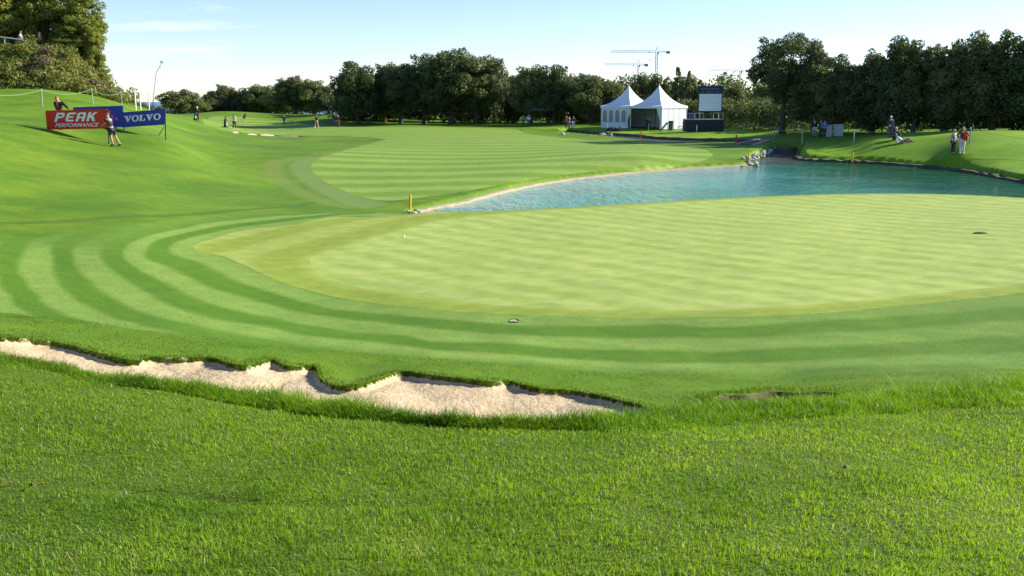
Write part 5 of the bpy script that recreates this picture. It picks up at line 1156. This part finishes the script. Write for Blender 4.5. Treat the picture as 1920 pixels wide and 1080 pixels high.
# ---- small things beside the tents
g = ground(1258, 243, 121.5); t = empty('litter_bin', g, .4); tag(t, 'grey green sack hanging from a bin stand in front of the right tent', 'litter bin')
m = MB(); m.tube([(0, 0, .05), (0, 0, .5), (0, 0, .95), (0, 0, 1.05)], [.24, .31, .30, .33], 10, False); m.build('sack', plain('sack', (.10, .14, .12), .6, .2, 5), t, True)
m = MB(); m.tube([(.34 * math.cos(a), .34 * math.sin(a), 1.05) for a in np.linspace(0, 6.283, 13)], .03, 5, False); m.tube([(.34, 0, 0), (.34, 0, 1.05)], .025, 5); m.tube([(-.34, 0, 0), (-.34, 0, 1.05)], .025, 5); m.build('stand', M_black, t)
m = MB(); m.ball((0, 0, 1.1), .30, 9, 5, (1.2, 1.1, .35), .15); m.build('lid', M_black, t, True)
g = ground(1247, 243, 121.4); t = empty('leaning_board', g, .2); tag(t, 'pale grey board leaning slantwise between the right tent and the bin', 'board')
m = MB(); m.prism([(-.75, 0), (-.45, 0), (.45, 1.0), (.15, 1.05)], -.03, .03); m.build('panel', plain('grey_board', (.34, .37, .38), .6, .1, 4), t); m = MB(); m.tube([(.30, .05, .95), (.45, .35, 0)], .03, 5); m.build('prop', M_metal, t)
g = ground(1147, 243, 122.5); t = empty('tarpaulin_heap', g); tag(t, 'dark heap of tarpaulin on the grass before the left tent wall', 'tarpaulin'); m = MB(); m.ball((0, 0, .05), .62, 14, 7, (1.25, .8, .75), .12); m.build('cover', M_dkfabric, t, True); m = MB(); m.tube([(.85, .1, 0), (.98, .1, .62)], .07, 6); m.build('pole', M_dkfabric, t)
# ---- scoreboard
Ys = 118.0; px = Ys / FPX; b0 = P(1330, 243, Ys); gz_ = float(Hb(b0[0], b0[1])); zof = lambda v: P(1330, v, Ys)[2] - gz_
t = empty('scoreboard', (b0[0], b0[1], gz_)); tag(t, 'tall scoreboard with a blank white panel and dark header beside the tents', 'scoreboard')
W_ = 42 * px; zt, zh, zp0, zp1 = zof(161), zof(174.5), zof(176), zof(208)
m = MB(); m.box((0, .12, (zp0 + zp1) / 2 + .0), (W_ + .14, .16, zp0 - zp1 + .25)); m.build('backing', plain('board_green', (.03, .055, .06), .6, .1, 3), t)
M_row = plain('score_rows', (.78, .84, .84), .6, .04, 3); nrow = 7
for k in range(nrow):
    hh = (zp0 - zp1) / nrow; m = MB(); m.box((0, .02, zp1 + hh * (k + .5)), (W_ - .06, .05, hh - .012)); m.build('row_panel', M_row, t)
m = MB(); m.box((0, .10, (zt + zh) / 2), (W_ + .35, .20, zt - zh)); hd_ = m.build('header', plain('header_blue', (.025, .04, .065), .5, .1, 3), t)
M_faint = plain('faint_print', (.14, .17, .20), .6, .1, 8); m = MB(); x = -W_ * .42
for w in (.16, .13, .15, .11, .16, .0, .15, .15, .13, .12, .14, .15, .12):
    if w: m.box((x + w / 2, -.008, (zt * .58 + zh * .42)), (w * .75, .012, .24))
    x += w + .035
m.build('print', M_faint, hd_)
m = MB()
for xx, ww in ((-.95, .3), (-.45, .18), (.0, .7), (.78, .42)): m.box((xx, -.008, zh + .12), (ww, .012, .10))
m.build('print', M_faint, hd_)
for sx in (-1, 1): m = MB(); m.box((sx * W_ * .42, .32, zt * .5 - .1), (.12, .12, zt - .1)); m.build('post', M_metal, t)
# the scorers' platform in front of it
pl_ = P(1318, 243, Ys - 1.6); t = empty('scorers_platform', (pl_[0], pl_[1], float(Hb(pl_[0], pl_[1])))); tag(t, 'low platform hung with dark fabric below the scoreboard', 'platform')
pw = 68 * px; hz = zof(222.5)
m = MB(); m.box((0, 0, hz), (pw, 2.2, .08)); m.build('deck', M_metal, t)
m = MB(); m.box((0, -1.1, hz / 2 - .03), (pw, .03, hz - .02)); m.build('skirt', M_dkfabric, t); m = MB(); m.box((-pw / 2, .02, hz / 2 - .03), (.03, 2.15, hz - .02)); m.box((pw / 2, .02, hz / 2 - .03), (.03, 2.15, hz - .02)); m.build('skirt', M_dkfabric, t)
for x0, x1 in ((-pw / 2, -pw * .05), (pw * .22, pw * .48)):
    m = MB(); m.tube([(x0, -1.05, hz), (x0, -1.05, hz + .72), (x1, -1.05, hz + .72), (x1, -1.05, hz)], .03, 5); m.tube([((x0 + x1) / 2, -1.05, hz), ((x0 + x1) / 2, -1.05, hz + .72)], .025, 5); m.build('railing', M_pale, t)
m = MB(); m.box((-pw * .33, -.5, hz + .35), (.55, .5, .62)); m.build('crate', plain('blue_crate', (.05, .09, .25), .6, .2, 5), t)
# ---- two pale cabinets under the trees
for (u, w, lb) in ((1553, .52, 'narrower pale cabinet partly hidden by the person in blue'), (1571, .82, 'wider pale cabinet with a faint notice under the right wood')):
    g = ground(u, 251, 88.5); t = empty('cabinet', g, -.1); tag(t, lb, 'cabinet', 'pale cabinets under the trees'); m = MB(); m.box((0, 0, .52), (w, .45, 1.0)); m.build('case', plain('cabinet_grey', (.34, .38, .34), .6, .1, 3), t)
    m = MB(); m.box((0, 0, 1.045), (w + .06, .5, .05)); m.build('lid', M_metal, t); m = MB(); m.box((0, -.235, .5), (w - .1, .02, .86)); d_ = m.build('door', plain('cabinet_door', (.40, .44, .40), .6, .1, 3), t)
    m = MB(); m.box((w * .12, -.25, .66), (.28, .008, .20)); m.build('notice', plain('notice', (.42, .40, .50), .6, .1, 6), d_)
# ---- dark shelter under the oaks
g = ground(1018, 240, 146); t = empty('shelter', g); tag(t, 'low open shelter with a grey scalloped roof edge in the shade of the oaks', 'shelter')
m = MB(); m.prism([(-1.7, 2.1), (1.7, 2.1), (1.5, 2.45), (-1.5, 2.45)], -1.4, 1.4); m.build('roof', plain('awning', (.06, .075, .075), .8, .15, 3), t)
for x in (-1.55, 1.55):
    for y in (-1.25, 1.25): m = MB(); m.box((x, y, 1.05), (.07, .07, 2.1)); m.build('post', M_black, t)
m = MB()
for k in range(12): m.prism([(-1.65 + k * .28, 2.1), (-1.40 + k * .28, 2.1), (-1.525 + k * .28, 1.95)], -1.43, -1.41)
m.build('valance', plain('valance', (.12, .15, .15), .8, .15, 3), t)
# ---- leaning boom by the shore
Yb = 186.0; o = Vector(P(286, 204, Yb)); o.z = float(Hb(o.x, o.y)); t = empty('boom_mast', o); tag(t, 'thin leaning boom with a kinked arm and a small cage at its tip', 'boom')
pp = [Vector(P(u, v, Yb)) - o for u, v in [(286.5, 196), (293, 137), (301.5, 121), (303, 118.5)]]
m = MB(); m.tube([Vector((pp[0].x - .1, 0, -.3)), pp[0], pp[1]], [.13, .12, .09], 6); m.build('mast', M_pale, t); m = MB(); m.tube([pp[1], pp[2]], [.09, .07], 6); m.build('arm', M_pale, t)
m = MB(); m.box(pp[3] + Vector((.05, 0, .05)), (.62, .5, .16)); m.box(pp[3] + Vector((.05, 0, .32)), (.40, .4, .16)); m.build('cage', plain('cage_teal', (.20, .36, .36), .6, .1, 4), t); m = MB(); e = Vector(P(300, 170, Yb)) - o; m.tube([pp[2], e], .014, 4); m.build('cable', M_metal, t)
# ---- tower cranes beyond the trees
def crane(u, vap, vj, ul, ur, Y, mastpx, label):
    k = Y / FPX; b = P(u, 190, Y); zb = -12.0; o = Vector((b[0], b[1], zb)); t = empty('tower_crane', o); tag(t, label, 'tower crane', 'tower cranes beyond the trees')
    Z = lambda v: P(u, v, Y)[2] - zb; zj = Z(vj); za = Z(vap); w = mastpx * k / 2; r = .16 * w + .03
    m = MB(); n = max(10, int(zj / (2.2 * w)))
    for sx in (-1, 1):
        for sy in (-1, 1): m.tube([(sx * w, sy * w, 0), (sx * w, sy * w, zj)], r, 4)
    for i in range(n):
        z0, z1 = zj * i / n, zj * (i + 1) / n; s = 1 if i % 2 else -1
        m.tube([(-w * s, -w, z0), (w * s, -w, z1)], r * .7, 4); m.tube([(w, -w * s, z0), (w, w * s, z1)], r * .7, 4); m.tube([(-w, -w * s, z0), (-w, w * s, z1)], r * .7, 4); m.tube([(-w * s, w, z0), (w * s, w, z1)], r * .7, 4)
    m.build('mast', M_crane, t)
    m = MB(); m.tube([(-w, 0, zj), (0, 0, za)], r, 4); m.tube([(w, 0, zj), (0, 0, za)], r, 4); m.build('apex', M_crane, t)
    def truss(x0, x1, name, hgt):
        m = MB(); n = max(4, int(abs(x1 - x0) / (1.6 * hgt)))
        m.tube([(x0, 0, zj + hgt), (x1, 0, zj + hgt * .8)], r * .9, 4)
        for sy in (-1, 1): m.tube([(x0, sy * hgt * .5, zj), (x1, sy * hgt * .5, zj)], r * .9, 4)
        for i in range(n):
            a = x0 + (x1 - x0) * i / n; c_ = x0 + (x1 - x0) * (i + 1) / n; mid = (a + c_) / 2
            for sy in (-1, 1): m.tube([(a, sy * hgt * .5, zj), (mid, 0, zj + hgt * .9)], r * .55, 4); m.tube([(mid, 0, zj + hgt * .9), (c_, sy * hgt * .5, zj)], r * .55, 4)
        return m.build(name, M_crane, t)
    truss(-w, (ul - u) * k, 'jib', 3.6 * k); truss(w, (ur - u) * k, 'counter_jib', 2.4 * k)
    m = MB(); m.box(((ur - u) * k - 3.2 * k, 0, zj - 0.4 * k), (6.5 * k, 2.5 * k, 4.2 * k)); m.build('counterweight', M_cranedark, t)
    m = MB(); m.box((w + .8 * k, 0, zj - 1.6 * k), (2.6 * k, 2.2 * k, 3.2 * k)); m.build('cab', M_cranedark, t)
    m = MB(); m.tube([(0, 0, za), ((ul - u) * k * .62, 0, zj + 3 * k)], r * .4, 4); m.tube([(0, 0, za), ((ur - u) * k * .8, 0, zj + 2 * k)], r * .4, 4); m.build('tie_rod', M_crane, t)
    hx = (ul - u) * k * .15; m = MB(); m.tube([(hx, 0, zj), (hx, 0, zj - 14 * k)], r * .3, 4); c2 = m.build('cable', M_crane, t); m = MB(); m.box((hx, 0, zj - 14 * k), (1.4 * k, 1.4 * k, 2 * k)); m.build('hook_block', M_cranedark, c2)
    m = MB(); m.box((hx, 0, zj - .6 * k), (2.4 * k, 2 * k, 1.2 * k)); m.build('trolley', M_cranedark, t)
crane(1229, 88, 98, 1145, 1253, 560, 3.6, 'tallest tower crane, rising right of the left tent peak')
crane(1195, 112, 122, 1134, 1213, 600, 3.2, 'lower tower crane left of the tallest one, in front of the dark tree')
crane(1386, 124, 133, 1327, 1402, 640, 2.6, 'faint tower crane half hidden by the great oak')
# ---- weir and steps where the stream enters
wl = [on_level(u, v, 0.02) for u, v in [(1420, 286.5), (1450, 286.0), (1480, 286.5), (1510, 284), (1548, 276.0)]]
tag(ribbon('weir_wall', wl, -0.4, 0.45, 2.8, M_concrete, 1, 0.02, 0.02), kind='structure')
def slab(name, A, Bp, w, th, mat, lab=None):
    a, b = Vector(A), Vector(Bp); d = (b - a).normalized(); s = d.cross(Vector((0, 0, 1))).normalized() * w / 2; up = Vector((0, 0, th)); m = MB()
    v = [a - s, a + s, b + s, b - s]; m.add([tuple(p) for p in v] + [tuple(p + up) for p in v], [(3, 2, 1, 0), (4, 5, 6, 7), (0, 1, 5, 4), (1, 2, 6, 5), (2, 3, 7, 6), (3, 0, 4, 7)]); o = m.build(name, mat); tag(o, kind='structure'); return o
slab('stone_step', G(1383, 271), G(1424, 262), .35, .12, M_cap); slab('stone_step', G(1414, 273), G(1440, 264.5), .35, .12, M_cap); slab('stone_ramp', G(1400, 271.5), G(1432, 263), 1.3, .06, M_concrete)
# ---- stones
def stone_mesh(seed):
    random.seed(seed); m = MB(); m.ball((0, 0, 0), .5, 8, 6, (1, .8, .75), .22); return m.mesh('stone')
SM = [stone_mesh(s) for s in range(5)]; SMD = [m.copy() for m in SM]
for a in SM: a.materials.append(M_stone)
for a in SMD: a.materials.append(M_stoned)
def stone(p, s, label, group, dark=False):
    o = bpy.data.objects.new('stone', (SMD if dark else SM)[rng.integers(5)]); COL.objects.link(o); o.location = p; o.scale = (s * rng.uniform(.8, 1.3), s * rng.uniform(.8, 1.2), s * rng.uniform(.7, 1.0)); o.rotation_euler = tuple(rng.uniform(-.4, .4, 2)) + (rng.uniform(0, 6.28),)
    tag(o, label, 'stone', group)
LM = [(1403, 305.5), (1412, 302.5), (1422, 298), (1434, 293.5), (1444, 289), (1452, 285)]
for i in range(44):
    f = i / 43 * 4.999; k = int(f); u = LM[k][0] + (LM[k + 1][0] - LM[k][0]) * (f - k); v = LM[k][1] + (LM[k + 1][1] - LM[k][1]) * (f - k)
    p = on_level(u, v, 0.12); stone((p[0] + rng.normal(-.22, .15), p[1] + rng.normal(.1, .2), rng.uniform(.08, .50)), rng.uniform(.20, .38), 'whitish stone in the packed row lining the left side of the stream mouth', 'white stones at the stream mouth')
for u, v in [(1406, 309.5), (1412, 309), (1416, 307.5), (1419, 309), (1410, 307)]:
    p = on_level(u, v, .1); stone((p[0], p[1], rng.uniform(.05, .2)), rng.uniform(.3, .45), {1406: 'leftmost stone of the small pile ending the pale pond edging', 1412: 'lowest middle stone of the small pile ending the pale pond edging', 1416: 'upper right stone of the small pile ending the pale pond edging', 1419: 'rightmost stone of the small pile ending the pale pond edging', 1410: 'upper left stone of the small pile ending the pale pond edging'}[u], 'stones at the end of the edging')
for u, v in [(770, 399), (777, 400.5), (783, 396), (787, 397.5), (765, 398.5), (781, 399)]:
    p = G(u, v); stone((p[0], p[1], p[2] + .03), rng.uniform(.12, .22), {770: 'pale stone right at the foot of the nearest yellow stake', 777: 'pale stone lowest of the few at the left tip of the pond', 783: 'highest pale stone at the left tip of the pond', 787: 'rightmost pale stone at the left tip of the pond, against the edging', 765: 'pale stone just left of the nearest yellow stake', 781: 'pale stone in the middle of the few at the left tip of the pond'}[u], 'stones by the nearest yellow stake')
for i in range(34):
    u = 1495 + 420 * (i / 33) ** 1.25 + rng.normal(0, 3); k = np.interp(u, [q[0] for q in FAR_R], [q[1] for q in FAR_R]); p = on_level(u, k, .0)
    stone((p[0], p[1] - .05, rng.uniform(.0, .10)), rng.uniform(.12, .30) * (1.2 if u < 1600 else .7), 'stone at the water line under the dark right bank' + (' near the stream mouth' if u < 1600 else ' beyond the yellow stake'), 'stones along the right bank' + (' near the stream mouth' if u < 1600 else ''), dark=rng.random() < .45)
for u, v in [(1128, 254.5), (1134, 255), (1141, 255.5), (1146, 254.5), (1131, 253.5)]:
    p = on_level(u, v, ST_Z); stone((p[0], p[1], ST_Z + .12), rng.uniform(.35, .55), {1128: 'leftmost of the white stones in the upper stream before the tents', 1131: 'second from left of the white stones in the upper stream', 1134: 'middle one of the white stones in the upper stream', 1141: 'second from right of the white stones in the upper stream', 1146: 'rightmost of the white stones in the upper stream before the tents'}[u], 'stones in the upper stream')
p = G(1055, 253.5); stone((p[0], p[1], p[2] + .12), .6, 'single white stone at the left end of the upper stream', None)
# ---- small far bunkers: sand faces under a turf lip
for (u0, v0, u1, v1, hpx) in [(436, 249, 447, 250, 2.6), (464, 252.5, 481, 253.5, 2.2), (488, 253.5, 514, 255, 2.5), (526, 255.5, 558, 256.5, 2.5), (562, 256.5, 570, 257, 2.0)]:
    a, b = G(u0, v0), G(u1, v1); n = 10; hh = hpx / FPX * a[1]; V_, F_ = [], []
    for k in range(n + 1):
        f = k / n; p = a + (b - a) * f; pz = float(Hb(p[0], p[1])); e = hh * math.sin(math.pi * min(max(f, .04), .96)) ** .4 * (1 + .15 * math.sin(k * 2.3))
        V_ += [(p[0], p[1] - .05, pz - .1), (p[0], p[1] + .15, pz + e), (p[0], p[1] + .5, pz + e + .03), (p[0], p[1] + 1.6, pz - .05)]
        if k: q = 4 * k; F_ += [(q - 4, q, q + 1, q - 3), (q - 3, q + 1, q + 2, q - 2), (q - 2, q + 2, q + 3, q - 1)]
    me = bpy.data.meshes.new('far_bunker'); me.from_pydata(V_, [], F_); me.update(); o = link('far_bunker', me, [plain('pale_sand', (.37, .32, .25), .95, .1, 4), plain('lip_earth', (.17, .11, .055), .95, .2, 4), M_rough]); o['kind'] = 'structure'
    for i, pgn in enumerate(me.polygons): pgn.material_index = i % 3
# ---- on and beside the green
p = G(757, 445); bl = MB(); bl.ball((0, 0, .022), .0265, 14, 10); o = bl.build('golf_ball', plain('ball_white', (.85, .85, .83), .3, .02, 20), None, True); o.location = p; o.scale = (1.25, 1.25, 1.25); tag(o, 'white golf ball lying on the left part of the putting green', 'golf ball')
g = G(963, 604); t = empty('sprinkler_head', (g[0], g[1], g[2] + .004)); tag(t, 'round cream sprinkler cap set in the turf just in front of the green', 'sprinkler')
m = MB(); m.tube([(.07 * math.cos(a), .07 * math.sin(a), .004) for a in np.linspace(0, 6.283, 21)], .012, 6, False); m.build('rim', M_black, t, True); m = MB(); m.tube([(0, 0, -.03), (0, -.012, .012)], .064, 16); m.build('cap', plain('cap_cream', (.50, .45, .33), .6, .1, 12), t)
m = MB(); m.ball((0, 0, .0), .09, 14, 5, (1.0, .45, .15), .1); m.ball((.02, .07, .015), .075, 12, 5, (1.0, .3, .3), .1); m.build('earth_ring', M_soil, t, True)
g = G(1838, 438); m = MB(); n = 12; vv = []  # thin dark arched strip on the right of the green
for k in range(n + 1):
    f = k / n; x = (f - .5) * .40; z = .012 + .03 * math.sin(math.pi * f) ** .6; w = .06 * math.sin(math.pi * min(max(f, .05), .95)) + .01; vv += [(x, -w, z * .4), (x, w, z)]
m.add(vv, [(2 * k, 2 * k + 2, 2 * k + 3, 2 * k + 1) for k in range(n)]); m.add([(a, b, c - .012) for a, b, c in vv], [(2 * k + 1, 2 * k + 3, 2 * k + 2, 2 * k) for k in range(n)])
o = m.build('dark_scrap', plain('scrap_dark', (.035, .055, .012), .9, .3, 10)); o.location = g; tag(o, 'thin dark scrap lying on the right side of the putting green', 'turf scrap')
